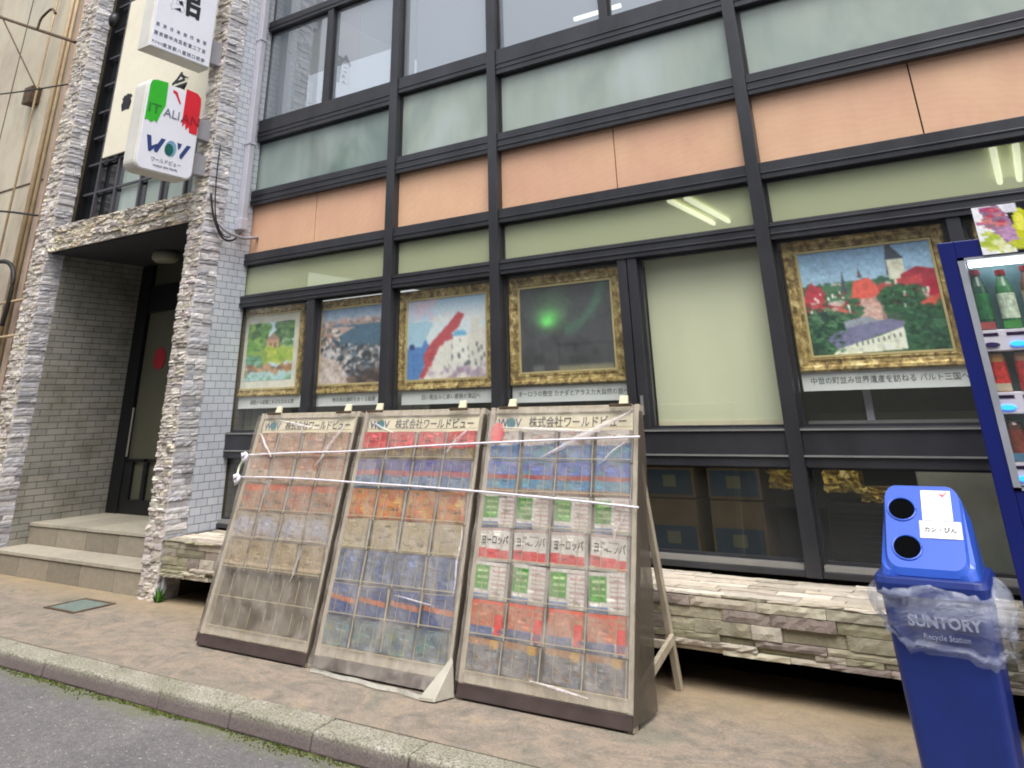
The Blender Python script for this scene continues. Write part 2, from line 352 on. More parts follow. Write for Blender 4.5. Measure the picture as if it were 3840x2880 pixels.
# frosted lower panes
def frost(name, a, bb, cc):
    m, n, b = newmat(name); v = geo(n, (1, 1, .55)); t = noise(n, 1.5, 3, .5, v, .6); t2 = noise(n, 5.5, 4, .55, geo(n, (1, 1, .25)))
    c1 = ramp(n, t.outputs[0], [(.36, a), (.52, bb), (.66, cc)]); c2 = ramp(n, t2.outputs[0], [(.35, (225, 228, 226)), (.6, (255, 255, 255))])
    c3 = mixc(n, c1, c2, .35, 'MULTIPLY'); n.links.new(c3, b.inputs['Base Color']); b.inputs['Roughness'].default_value = .35
    b.inputs['Coat Weight'].default_value = .55; b.inputs['Coat Roughness'].default_value = .03; return m
M['frost_a'] = frost('obscured_glass_dark_green', (104, 122, 118), (132, 148, 144), (150, 164, 160))
M['frost_b'] = frost('obscured_glass_pale_green', (140, 154, 148), (156, 168, 160), (166, 178, 176))
M['blind'] = flat('cream_roller_blind', (222, 226, 192), .8, 0, .05, 1.2, (1, 1, .4), 60, .05)
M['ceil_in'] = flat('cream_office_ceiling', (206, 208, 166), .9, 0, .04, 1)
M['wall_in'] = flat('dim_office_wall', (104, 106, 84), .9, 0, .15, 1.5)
M['room_up'] = flat('pale_grey_room', (150, 154, 164), .9, 0, .06, 1)
M['dark_in'] = flat('dark_green_interior', (40, 44, 38), .9, 0, .2, 2)
M['tube'] = flat('fluorescent_tube', (255, 255, 225), .5, 0, 0, bst=0, emit=1.5)
M['neigh'] = None
m, n, b = newmat('stained_cream_wall'); v = geo(n, (1.0, 1, .6)); t = noise(n, .8, 5, .6, v); t2 = noise(n, 2, 6, .65, geo(n, (1.3, 1, .6)))
c1 = ramp(n, t.outputs[0], [(.3, (170, 156, 146)), (.5, (190, 182, 162)), (.7, (168, 166, 160))]); c2 = ramp(n, t2.outputs[0], [(.28, (200, 190, 182)), (.5, (255, 255, 255))])
c3 = mixc(n, c1, c2, .7, 'MULTIPLY'); n.links.new(c3, b.inputs['Base Color']); b.inputs['Roughness'].default_value = .85; bump(n, b, t2.outputs[0], .2, .01); M['neigh'] = m
M['tan_pipe'] = flat('tan_conduit', (172, 150, 118), .5, 0, .12)
M['rust'] = flat('rusty_bracket', (96, 78, 62), .7, .3, .25, 12)
M['cable'] = flat('black_cable', (30, 30, 30), .6)
M['pipe'] = flat('grey_white_downpipe', (176, 176, 188), .45, 0, .06)
M['recess_ceiling'] = flat('dark_soffit', (52, 54, 60), .6, 0, .1)
M['door_glass'] = flat('frosted_door_pane', (84, 84, 70), .3, 0, .12, 1.2, coat=.3)
M['lampglass'] = flat('opal_ceiling_lamp', (150, 150, 132), .4)
M['red'] = flat('red_sticker', (150, 28, 44), .5)
M['opp'] = flat('pale_grey_render', (176, 176, 180), .85, 0, .08, .7)
M['binblue'] = flat('blue_bin_plastic', (24, 46, 120), .36, 0, .14, 3, (1, 1, 1), 120, .06, coat=.2)
M['binlid'] = flat('bright_blue_lid_plastic', (48, 88, 190), .28, 0, .06, 3, (1, 1, 1), 120, .05, coat=.3)
M['label'] = attrmat('paper_label', .5, .3, .04, 60, .05)
M['letter_pale'] = flat('pale_blue_lettering', (168, 176, 206), .5, bst=0)
M['vblue'] = flat('machine_blue_enamel', (18, 30, 104), .3, 0, .06, 2, coat=.4)
M['vwhite'] = flat('machine_white_plastic', (222, 220, 232), .35)
M['vgrey'] = flat('machine_grey_liner', (150, 154, 164), .4)
M['bag'] = plasticmat('clear_bin_bag', (212, 220, 240), .17, .08, .40, (1, 1, 2.6), 4.5)
M['fold_highlight'] = plasticmat('milky_fold_highlight', (236, 228, 232), .42, .2, .35, (3, 1, 3), 5)
M['sheet'] = plasticmat('hazy_vinyl_sheet', (204, 196, 186), .22, .12, .24, (1, 1, .7), 7)
M['sheet_side'] = plasticmat('brown_grey_vinyl_flap', (84, 76, 67), .80, .5, .2, (1, 1, .6), 4)
M['rope'] = flat('white_rope', (232, 228, 238), .6, 0, .06, 60)
M['wire'] = flat('brass_wire', (190, 178, 140), .4, .4, .1)
M['board'] = flat('drab_rack_board', (84, 74, 58), .75, 0, .15, 4)
M['brown'] = flat('dark_brown_plinth', (72, 60, 58), .6, 0, .18, 6)
M['header'] = flat('cream_header_card', (224, 216, 186), .6, 0, .04)
M['cardboard'] = flat('brown_cardboard', (106, 90, 62), .85, 0, .12)
M['boxblue'] = flat('dark_teal_box_print', (40, 64, 82), .6)
M['yellow'] = flat('yellow_wrapping', (196, 172, 84), .35, 0, .3, 14, bst=.6)
M['manhole'] = flat('grey_green_iron_cover', (120, 134, 128), .6, .2, .15, 20)

# ================================================================== ground
b_ = MB(); b_.poly([(-60, -40, -.095), (60, -40, -.095), (60, 40, -.095), (-60, 40, -.095)]); struct(b_.build('road', M['asphalt']))
b_ = MB(); b_.box(-40, 30, 3.746, 5.6, -.09, 0); struct(b_.build('pavement', M['pave']))
b_ = MB(); xs = [-40]; x = -9.75 + .0
J = [-6.06 + .63 * k for k in range(-7, 13)]
e = [-40] + J + [30]
for a, c in zip(e, e[1:]):
    g = .0035; x0, x1 = a + g, c - g; dz = random.uniform(-.003, .004); dy = random.uniform(-.004, .004)
    b_.hexa([(x0, 3.556 + dy, -.094), (x1, 3.556 + dy, -.094), (x1, 3.741, -.094), (x0, 3.741, -.094), (x0, 3.572 + dy, -.004 + dz), (x1, 3.572 + dy, -.004 + dz), (x1, 3.741, .003 + dz), (x0, 3.741, .003 + dz)])
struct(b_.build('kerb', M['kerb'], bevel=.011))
# moss in the gutter
b_ = MB()
for _ in range(6000):
    x = random.uniform(-9.5, -.5); y = 3.556 - abs(random.gauss(0, .022)) * (1 + .6 * math.sin(x * 3.1) + .5 * math.sin(x * 7.7))
    if math.sin(x * 2.3) + math.sin(x * 5.1 + 1) + random.uniform(-1.1, 1.6) < -.2: continue
    r = random.uniform(.003, .010); h = random.uniform(.002, .012); a = random.uniform(0, 6.3); g = random.choice([(72, 84, 38), (84, 96, 48), (60, 72, 34), (104, 112, 66), (98, 96, 66)])
    cc = lin(g); p = [(x + r * math.cos(a + k * 2.094), y + r * math.sin(a + k * 2.094), -.0945) for k in range(3)]; top = (x + random.uniform(-r, r), y + random.uniform(-r, r), -.094 + h)
    for k in range(3): b_.poly([p[k], p[(k + 1) % 3], top], cc)
o = b_.build('moss', M['moss']); o['kind'] = 'stuff'

# manhole
t = thing('manhole_cover', 'small grey green rectangular iron cover set in the pavement before the entrance steps', 'manhole cover', (-7.42, 4.6, 0))
b_ = MB(); b_.poly([(-7.66, 4.43, .004), (-7.13, 4.43, .004), (-7.24, 4.77, .004), (-7.66, 4.77, .004)])
b_ = MB(); b_.box(-7.62, -7.22, 4.44, 4.76, -.01, .005); b_.build('cover_plate', M['manhole'], t)
b_ = MB()
for a in ((-7.65, -7.62, 4.41, 4.79), (-7.22, -7.19, 4.41, 4.79), (-7.62, -7.22, 4.41, 4.44), (-7.62, -7.22, 4.76, 4.79)): b_.box(a[0], a[1], a[2], a[3], -.01, .008)
b_.build('cover_rim', M['rust'], t)

# ================================================================== office building
B = thing('office_building', 'office front of dark framed windows and salmon panels between rough stone pillars', 'building', (-4, 5.6, 0))
def P_(name, m, *a, parent=None, bevel=0): return box(name, m, parent or B, *a, bevel=bevel)
YF = 5.55; YB = 5.70     # mullion front / back
XL = -7.05
# mullions
for x0, x1 in ((-4.945, -4.845), (-3.74, -3.645), (-1.46, -1.363), (.83, .93)): P_('mullion', M['metal'], x0, x1, YF, YB, .50, 7.2, bevel=.004)
P_('mullion', M['metal'], XL, XL + .05, YF + .02, YB, .50, 7.2, bevel=.004)
bays = [(XL + .05, -4.945), (-4.845, -3.74), (-3.645, -1.46), (-1.363, .83)]
def rail(x0, x1, z0, z1, y=YF + .018, grooves=()):
    b = MB(); b.box(x0, x1, y, YB - .002, z0, z1)
    for g in grooves: b.box(x0, x1, y - .008, y, g - .006, g + .006)
    b.build('rail', M['metal'], B, bevel=.003)
for i, (x0, x1) in enumerate(bays):
    rail(x0, x1, 2.535, 2.652, grooves=(2.575, 2.63)); rail(x0, x1, 2.975, 3.098, grooves=(3.02,)); rail(x0, x1, 3.632, 3.800, grooves=(3.675, 3.735))
    if i == 1: rail(x0, x1, 4.48, 4.65, grooves=(4.53,))
    else: rail(x0, x1, 4.385, 4.64, grooves=(4.44, 4.49))
    rail(x0, x1, 1.10, 1.330)
    for z in (1.165, 1.318):
        b = MB(); b.box(x0, x1, YF + .005, YF + .018, z - .005, z + .005); b.build('trim_strip', M['metal_lt'], B)
    rail(x0, x1, .500, .535); b = MB(); b.box(x0 + .01, x1 - .01, YF + .03, YB - .01, .536, .566); b.build('sill', M['metal_lt'], B)
rail(*bays[0], 5.80, 5.93, grooves=(5.85,))
for x0, x1 in bays[2:]: rail(x0, x1, 5.95, 6.1)
# window dividers
def sash(x0, x1, z0, z1): P_('sash_post', M['metal'], x0, x1, YF + .03, YB - .004, z0, z1, bevel=.003)
sash(-5.95, -5.85, 1.33, 2.535); sash(-5.96, -5.87, 4.64, 5.80); sash(-2.56, -2.485, 1.33, 2.535); sash(-2.475, -2.40, 1.33, 2.535); sash(-.27, -.19, 1.33, 2.535)
sash(-2.55, -2.47, 4.64, 5.95); sash(-.28, -.2, 4.64, 5.95)
P_('sash_bolt', M['metal_lt'], -2.455, -2.435, YF + .02, YF + .03, 1.42, 1.55)
# windows: frame bead > pane
def window(x0, x1, z0, z1, gm, y=5.64, fr=.018, solid=None):
    b = MB()
    for a in ((x0, x1, z0, z0 + fr), (x0, x1, z1 - fr, z1), (x0, x0 + fr, z0 + fr, z1 - fr), (x1 - fr, x1, z0 + fr, z1 - fr)): b.box(a[0], a[1], y - .012, y + .02, a[2], a[3])
    f = b.build('window', M['metal'], B)
    b = MB(); p = [(x0 + fr, y, z0 + fr), (x1 - fr, y, z0 + fr), (x1 - fr, y, z1 - fr), (x0 + fr, y, z1 - fr)]
    if solid: b.box(x0 + fr, x1 - fr, y, y + .006, z0 + fr, z1 - fr)
    else: b.poly(p)
    b.build('pane', gm, f); return f
for i, (x0, x1) in enumerate(bays):
    window(x0, x1, 2.652, 2.975, M['glass_tr']); window(x0, x1, .566, 1.10, M['glass'])
    window(x0, x1, 3.800, 4.385 if i != 1 else 4.48, M['frost_a'] if i == 0 else M['frost_b'], solid=True)
window(-7.0, -5.95, 1.33, 2.535, M['glass']); window(-5.85, -4.945, 1.33, 2.535, M['glass']); window(-4.845, -3.74, 1.33, 2.535, M['glass'])
window(-3.645, -2.56, 1.33, 2.535, M['glass']); window(-2.40, -1.46, 1.33, 2.535, M['glass']); window(-1.363, -.27, 1.33, 2.535, M['glass']); window(-.19, .83, 1.33, 2.535, M['glass'])
window(-7.0, -5.96, 4.64, 5.80, M['glass_up']); window(-5.87, -4.945, 4.64, 5.80, M['glass_up']); window(-7.0, -4.945, 5.93, 7.2, M['glass_up'])
window(-4.845, -3.74, 4.65, 7.2, M['glass_up']); window(-3.645, -2.55, 4.64, 5.95, M['glass_up']); window(-2.47, -1.46, 4.64, 5.95, M['glass_up'])
window(-1.363, -.28, 4.64, 5.95, M['glass_up']); window(-.2, .83, 4.64, 5.95, M['glass_up'])
# salmon boards
for x0, x1 in ((-7.0, -5.982), (-5.972, -4.945), (-4.845, -3.74), (-3.645, -2.532), (-2.522, -1.46), (-1.363, -.278), (-.268, .83)):
    P_('cladding_board', M['salmon'], x0, x1, 5.635, 5.66, 3.098, 3.632)
P_('backing', M['black'], -7.0, .9, 5.662, 5.69, 3.1, 3.63)
# interior
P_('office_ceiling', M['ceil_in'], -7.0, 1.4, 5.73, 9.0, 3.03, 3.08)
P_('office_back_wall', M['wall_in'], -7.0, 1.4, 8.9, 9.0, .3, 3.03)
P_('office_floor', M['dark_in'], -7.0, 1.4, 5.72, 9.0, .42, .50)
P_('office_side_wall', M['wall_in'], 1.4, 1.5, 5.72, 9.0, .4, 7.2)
P_('floor_slab', M['room_up'], -7.0, 1.4, 5.72, 9.0, 3.72, 3.80)
P_('upper_ceiling', M['room_up'], -7.0, 1.4, 5.72, 9.0, 6.5, 6.6)
P_('upper_back_wall', M['room_up'], -7.0, 1.4, 8.9, 9.0, 3.8, 6.5)
P_('roof_slab', M['opp'], -10.4, 1.5, 5.3, 9.1, 7.25, 7.4)
P_('roller_blind', M['blind'], -2.40, -1.455, 5.745, 5.75, 1.345, 2.53)
P_('blind_hem', M['header'], -2.40, -1.455, 5.742, 5.752, 1.345, 1.375)
P_('brick_post', flat('cream_brick_post', (190, 180, 150), .8, 0, .2, 20, (1, 1, 3)), -5.17, -4.95, 5.80, 5.95, 4.6, 6.4)
P_('curtain', flat('grey_green_curtain', (150, 156, 152), .9, 0, .3, 6, (6, 1, .2)), -7.0, -6.45, 5.78, 5.80, 4.6, 5.9)
P_('curtain', M['room_up'], -4.84, -3.75, 5.85, 5.87, 4.6, 6.4)
P_('curtain', flat('olive_curtain', (112, 116, 84), .9, 0, .35, 7, (8, 1, .2)), -7.0, -6.3, 5.80, 5.82, .55, 1.56)
P_('inner_post', M['vwhite'], -1.0, -.955, 5.86, 5.9, 1.33, 1.62)
P_('inner_shelf', M['metal_lt'], -1.36, -.2, 5.8, 5.82, 1.335, 1.362)
P_('inner_counter', M['wall_in'], -1.36, .2, 5.95, 6.2, 1.10, 1.40)
P_('inner_panel', flat('grey_green_panel', (164, 166, 150), .7, 0, .08), -.78, .4, 5.86, 5.88, .5, 1.1)
for x in (-2.18, -2.04, .09, .22):
    b = MB(); b.tube([(x, 5.85, 3.0), (x, 6.92, 3.0)], .022, 8); b.build('ceiling_tube', M['tube'], B)
b = MB(); b.tube([(-3.95, 7.9, 6.05), (-3.3, 7.9, 6.05)], .03, 8); b.build('ceiling_tube', M['tube'], B)

# ---- stone veneer
def shade(c, a): return tuple(max(0, min(255, v * a)) for v in c)
def veneer(mb, o, u, v, nrm, W, H, rh, rl, dp, pal, rough=.35, ends=False):
    o, u, v, nrm = Vector(o), Vector(u), Vector(v), Vector(nrm)
    z = 0
    while z < H - .004:
        h = min(random.uniform(*rh), H - z)
        if H - z - h < rh[0] * .5: h = H - z
        x = -random.uniform(0, rl[0]) * 0
        while x < W - .004:
            l = min(random.uniform(*rl), W - x)
            if W - x - l < rl[0] * .5: l = W - x
            dd = random.uniform(*dp); c = lin(shade(random.choice(pal), random.uniform(.86, 1.08)))
            g = .0018; nx = max(2, int(l / .045) + 1); fr = []
            for k, zz in enumerate((z + g, z + g + (h - 2 * g) * .5, z + h - g)):
                row = []
                for j in range(nx + 1):
                    uu = x + g + (l - 2 * g) * j / nx
                    edge = (k != 1) or j in (0, nx)
                    dpt = dd * (1 + random.uniform(-rough, rough)) - (.003 if edge else 0)
                    row.append(o + u * (uu + (random.uniform(-.002, .002) if 0 < j < nx else 0)) + v * zz + nrm * dpt)
                fr.append(row)
            mb.grid(fr[::-1] if False else fr, [[c] * (nx + 1)] * 3)
            # sides back to the wall
            bk = lambda p: p - nrm * ((p - o).dot(nrm))
            per = fr[0] + [fr[1][-1]] + fr[2][::-1] + [fr[1][0]]
            m_ = len(per)
            for j in range(m_):
                a_, b__ = per[j], per[(j + 1) % m_]; mb.poly([bk(a_), bk(b__), b__, a_], c)
            x += l
        z += h
PAL_F = [(214, 208, 198), (204, 197, 190), (222, 216, 208), (196, 186, 180), (210, 203, 186), (186, 178, 168), (208, 198, 198)]
PAL_R = [(200, 198, 204), (210, 208, 212), (190, 190, 198), (212, 209, 210), (184, 183, 188)]
PAL_M = [(190, 184, 164), (170, 164, 142), (154, 148, 126), (200, 190, 172), (160, 146, 138), (178, 168, 154), (146, 142, 118), (206, 198, 182), (154, 142, 134)]
PAL_T = [(212, 202, 180), (222, 212, 192), (200, 190, 168), (206, 192, 172)]
for (px0, px1, xr0, yr) in ((-7.20, -6.955, None, 5.24), (-10.32, -9.97, None, 5.22)):
    P_('pillar_core', M['board'], px0, px1 - .02, 5.02, 5.9 if px0 > -8 else 5.5, 0, 7.25)
    mb = MB(); veneer(mb, (px0 - .01, 5.022, 0), (1, 0, 0), (0, 0, 1), (0, -1, 0), px1 - px0 + .012, 7.2, (.022, .048), (.05, .15), (.014, .036), PAL_F, .22); mb.build('stone_facing', M['stone'], B)
    mb = MB(); veneer(mb, (px1 - .02, 5.0, 0), (0, 1, 0), (0, 0, 1), (1, 0, 0), yr - 5.0, 7.2, (.030, .062), (.10, .26), (.016, .034), PAL_R, .12); mb.build('stone_return', M['stone'], B)
P_('tiled_return', M['tile_grey'], -6.98, -6.955, 5.24, 5.62, .48, 7.2)
# stone ledge
P_('ledge_core', M['board'], -6.95, 2.2, 5.02, 5.62, .20, .47)
mb = MB(); veneer(mb, (-6.93, 5.022, .195), (1, 0, 0), (0, 0, 1), (0, -1, 0), 8.9, .285, (.028, .072), (.12, .44), (.008, .040), PAL_M, .14); mb.build('ledge_facing', M['stone'], B)
mb = MB(); veneer(mb, (-6.93, 5.0, .468), (1, 0, 0), (0, 1, 0), (0, 0, 1), 8.9, .56, (.05, .10), (.2, .5), (.010, .018), [(196, 188, 174), (204, 196, 184), (184, 176, 160), (190, 180, 166)], .15); mb.build('ledge_top', M['stone'], B)
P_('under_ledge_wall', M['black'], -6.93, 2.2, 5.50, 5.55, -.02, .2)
P_('ledge_end_pipe', M['pipe'], -6.915, -6.885, 5.02, 5.05, .05, .47)
# lintel over the entrance
P_('lintel_core', M['board'], -9.99, -7.2, 5.04, 5.5, 3.42, 3.70)
mb = MB(); veneer(mb, (-9.97, 5.042, 3.40), (1, 0, 0), (0, 0, 1), (0, -1, 0), 2.77, .315, (.022, .046), (.08, .24), (.018, .05), PAL_T + PAL_F); mb.build('lintel_facing', M['stone'], B)
# entrance recess
P_('recess_wall', M['tile_dark'], -10.05, -9.955, 5.22, 6.6, 0, 3.42)
P_('recess_wall', M['tile_front'], -7.2, -7.15, 5.1, 6.6, 0, 3.42)
P_('recess_ceiling', M['recess_ceiling'], -9.96, -7.2, 5.06, 6.6, 3.385, 3.42)
P_('recess_back', M['frame_blk'], -10.0, -7.0, 6.45, 6.55, .0, 3.6)
def steps(name, x0, x1, y0, y1, z0, z1, nose):
    b = MB(); w0 = .565; xx = x0
    while xx < x1 - .01:
        xe = min(xx + w0, x1); c = lin(shade((146, 138, 124), random.uniform(.92, 1.06)))
        b.box(xx + .004, xe - .004, y0, y0 + .02, z0, z1 - .038, c)
        c2 = lin(shade((164, 158, 144), random.uniform(.95, 1.05)))
        b.hexa([(xx + .001, y0 - .012, z1 - .032), (xe - .001, y0 - .012, z1 - .032), (xe - .001, y1, z1 - .032), (xx + .001, y1, z1 - .032), (xx + .001, y0 - .012, z1), (xe - .001, y0 - .012, z1), (xe - .001, y1, z1), (xx + .001, y1, z1)], c2)
        xx = xe
    b.build(name, M['step'], B, bevel=.003)
    P_('step_core', M['brown'], x0, x1, y0 + .02, y1, z0, z1 - .034)
steps('entrance_step', -9.95, -7.2, 5.06, 5.44, 0, .215, 0)
steps('entrance_step', -9.95, -7.2, 5.42, 6.45, .216, .425, 0)
# door
D = P_('door', M['frame_blk'], -9.95, -9.72, 6.30, 6.38, .425, 3.385)
for a in ((-9.72, -7.3, 2.76, 3.10), (-9.72, -7.3, .425, .58), (-9.72, -9.55, .58, 1.0), (-9.33, -9.26, .58, 1.02), (-9.70, -8.9, .99, 1.02)): box('door_rail', M['frame_blk'], D, a[0], a[1], 6.31, 6.37, a[2], a[3])
box('pane', M['door_glass'], D, -9.70, -7.3, 6.345, 6.355, .5, 3.385)
b = MB(); b.tube([(-9.62, 6.26, 1.05), (-9.62, 6.26, 1.6)], .012, 8); b.build('handle', M['metal_lt'], D)
b = MB(); b.loft([[(-9.35 + .12 * math.cos(a), 6.34, 2.17 + .13 * math.sin(a)) for a in [2 * math.pi * k / 20 for k in range(20)]], [(-9.35 + .12 * math.cos(a), 6.336, 2.17 + .13 * math.sin(a)) for a in [2 * math.pi * k / 20 for k in range(20)]]]); b.build('red_disc', M['red'], D)
b = MB(); b.loft([[(-8.78 + r * math.cos(a), 5.84 + r * math.sin(a), z) for a in [2 * math.pi * k / 20 for k in range(20)]] for z, r in ((3.385, .13), (3.35, .16), (3.29, .16), (3.255, .12), (3.25, .05))], cap1=True); b.build('ceiling_lamp', M['lampglass'], B, smooth=True)
# lattice window above the entrance
P_('lattice_backing', M['dark_in'], -9.97, -7.2, 5.44, 5.47, 3.7, 7.2)
LW = P_('lattice_window', M['frame_blk'], -9.97, -9.93, 5.26, 5.36, 3.70, 7.2)
mt_l = flat('grey_lattice_bar', (86, 84, 92), .5, .3, .08)
for x in (-9.66, -9.23, -8.70, -8.25, -7.80, -7.35): box('lattice_bar', mt_l, LW, x - .018, x + .018, 5.285, 5.325, 3.71, 7.2)
for z in (4.17, 4.57, 4.95, 5.32, 5.72, 6.13, 6.55, 6.95): box('lattice_bar', mt_l, LW, -9.94, -7.22, 5.290, 5.320, z - .014, z + .014)
box('pane', flat('dark_lattice_pane', (30, 36, 38), .1, 0, .3, 2, coat=.5), LW, -9.94, -7.22, 5.36, 5.37, 3.7, 7.2)
for x0, x1 in ((-9.17, -8.80), (-8.62, -8.32), (-8.18, -7.86), (-7.74, -7.42)): box('lower_pane', M['frost_b'], LW, x0, x1, 5.345, 5.355, 3.72, 4.5)
sc_ = thing('security_camera', 'small dark dome camera under the top of the lattice window', 'camera', (-9.75, 5.15, 6.6))
b = MB(); b.loft([[(-9.75 + r * math.cos(a), 5.15 + r * math.sin(a), z) for a in [2 * math.pi * k / 14 for k in range(14)]] for z, r in ((6.72, .05), (6.66, .07), (6.60, .07), (6.54, .05), (6.51, .01))]); b.build('dome', M['frame_blk'], sc_, smooth=True)
b = MB(); b.tube([(-9.75, 5.15, 6.71), (-9.80, 5.2, 6.76), (-9.92, 5.24, 6.76)], .015, 8); b.build('arm', M['grey_side'], sc_)
# cream panel sign in the lattice
sg = thing('signboard', 'large flat cream panel with black characters fixed to the dark lattice above the entrance', 'sign', (-8.4, 5.25, 4.6))
box('panel', flat('cream_sign_panel', (226, 220, 200), .5, 0, .03), sg, -9.57, -7.24, 5.245, 5.27, 4.60, 6.9, bevel=.004)
text('lettering', '書', .24, M['ink'], sg, (-9.23, 5.243, 5.29), (1, 0, 0), (0, 0, 1), bold=.03, stretch=.95)
text('lettering', '会', .34, M['ink'], sg, (-8.12, 5.243, 5.26), (1, 0, 0), (0, 0, 1), bold=.02)
for x in (-9.3, -8.3, -7.6): box('bracket', M['frame_blk'], sg, x, x + .05, 5.27, 5.30, 4.55, 4.75)

# ---- hanging signs
def signbox(name, label, z0, z1, y0, y1, x0=-7.19, x1=-6.985, r=.0):
    s_ = thing(name, label, 'hanging sign', (-7.08, (y0 + y1) / 2, z0))
    def ring(x, inset): 
        yc, zc = (y0 + y1) / 2, (z0 + z1) / 2
        return [(x, a, b) for a, b, _ in rrect(yc, zc, y1 - y0 - 2 * inset, z1 - z0 - 2 * inset, max(r - inset, .004), 5, 0)]
    b = MB(); b.loft([ring(x0, .015), ring(x0 + .015, 0), ring(x1 - .02, 0), ring(x1 - .006, .012)]); b.build('casing', M['white_side'], s_)
    b = MB(); b.loft([ring(x1 - .007, .018), ring(x1, .022)], cap0=False); b.build('face', M['white_pl'], s_)
    return s_
UX, UZ = (0, 1, 0), (0, 0, 1)
s1 = signbox('hanging_sign', 'tall white box sign with one big black character and rows of small grey ones', 5.05, 7.15, 4.09, 4.85, r=.006)
text('lettering', '館', .46, M['ink'], s1, (-6.984, 4.455, 5.745), UX, UZ, bold=.022, depth=.002, stretch=.9)
for k, ch in enumerate('東京日本旅行会館'): text('small_lettering', ch, .046, M['ink_soft'], s1, (-6.984, 4.155 + k * .083, 5.328), UX, UZ, bold=.02)
for k, ch in enumerate('東京都中央区新富二丁目'): text('small_lettering', ch, .050, M['ink_soft'], s1, (-6.984, 4.150 + k * .059, 5.225), UX, UZ, bold=.02)
text('small_lettering', 'アクセス', .034, M['ink_soft'], s1, (-6.984, 4.18, 5.12), UX, UZ, bold=.012)
for k, ch in enumerate('東京駅八重洲口徒歩'): text('small_lettering', ch, .050, M['ink_soft'], s1, (-6.984, 4.270 + k * .059, 5.118), UX, UZ, bold=.02)
for z in (5.15, 6.2):
    box('bracket', M['grey_side'], s1, -7.13, -7.02, 4.85, 5.0, z, z + .28)
s2 = signbox('hanging_sign', 'white rounded sign with green and red flag blocks above navy WOV letters', 3.75, 4.72, 4.15, 4.82, r=.09)
F2 = -6.984
def signpoly(pts, m, name, dx=0):   # pts: (y, z)
    b = MB(); n_ = len(pts); b.loft([[(F2 + dx, y, z) for y, z in pts], [(F2 + dx + .0015, y, z) for y, z in pts]]); return b.build(name, m, s2)
gm = flat('flag_green', (52, 176, 44), .4, 0, .05, 5, bst=0); rm = flat('flag_red', (206, 36, 50), .4, 0, .05, 5, bst=0)
signpoly([(4.183, 4.263), (4.22, 4.275), (4.25, 4.25), (4.29, 4.28), (4.32, 4.262), (4.345, 4.355), (4.389, 4.47), (4.382, 4.728), (4.25, 4.72), (4.20, 4.70), (4.186, 4.66)], gm, 'green_block')
signpoly([(4.602, 4.40), (4.61, 4.30), (4.64, 4.35), (4.655, 4.28), (4.69, 4.32), (4.70, 4.26), (4.795, 4.255), (4.800, 4.60), (4.79, 4.68), (4.74, 4.72), (4.602, 4.73)], rm, 'red_block')
signpoly([(4.45, 4.67), (4.50, 4.66), (4.535, 4.59), (4.56, 4.545), (4.55, 4.535), (4.525, 4.565), (4.48, 4.63), (4.45, 4.64)], rm, 'peninsula_outline')
text('lettering', 'IT', .14, M['green_let'], s2, (F2 + .003, 4.27, 4.405), UX, UZ, stretch=1.25, bold=.01)
text('lettering', 'ALI', .13, M['ink_soft'], s2, (F2 + .002, 4.475, 4.40), UX, UZ, stretch=1.05)
text('lettering', 'AN', .14, M['red_let'], s2, (F2 + .003, 4.70, 4.395), UX, UZ, stretch=1.15, bold=.01)
signpoly([(4.235, 4.118), (4.285, 4.118), (4.305, 4.015), (4.35, 4.045), (4.38, 4.045), (4.30, 3.955), (4.275, 3.955)], M['blue_ink'], 'letter_w')
signpoly([(4.40, 4.118), (4.45, 4.118), (4.375, 3.96), (4.345, 3.96), (4.335, 3.985)], M['blue_ink'], 'letter_w')
signpoly([(4.585, 4.118), (4.64, 4.118), (4.625, 4.065), (4.605, 4.045)], M['blue_ink'], 'letter_v')
signpoly([(4.70, 4.118), (4.75, 4.118), (4.66, 3.96), (4.635, 3.96), (4.63, 3.995)], M['blue_ink'], 'letter_v')
signpoly([(4.52 + .066 * math.cos(a), 4.037 + .085 * math.sin(a)) for a in [2 * math.pi * k / 20 for k in range(20)]], flat('globe_pale_blue', (120, 158, 186), .4, bst=0), 'globe')
signpoly([(4.50 + .052 * math.cos(a), 4.022 + .064 * math.sin(a)) for a in [2 * math.pi * k / 9 for k in range(9)]], flat('globe_green', (26, 98, 92), .4, 0, .25, 30, bst=0), 'globe_land', .002)
text('small_lettering', 'ワールドビュー', .05, M['ink_soft'], s2, (F2 + .001, 4.49, 3.883), UX, UZ)
text('small_lettering', 'WORLD VIEW TRAVEL', .028, M['ink_soft'], s2, (F2 + .001, 4.49, 3.825), UX, UZ)
for z in (3.86, 4.25):
    box('bracket', M['grey_side'], s2, -7.13, -7.03, 4.82, 5.0, z, z + .22)

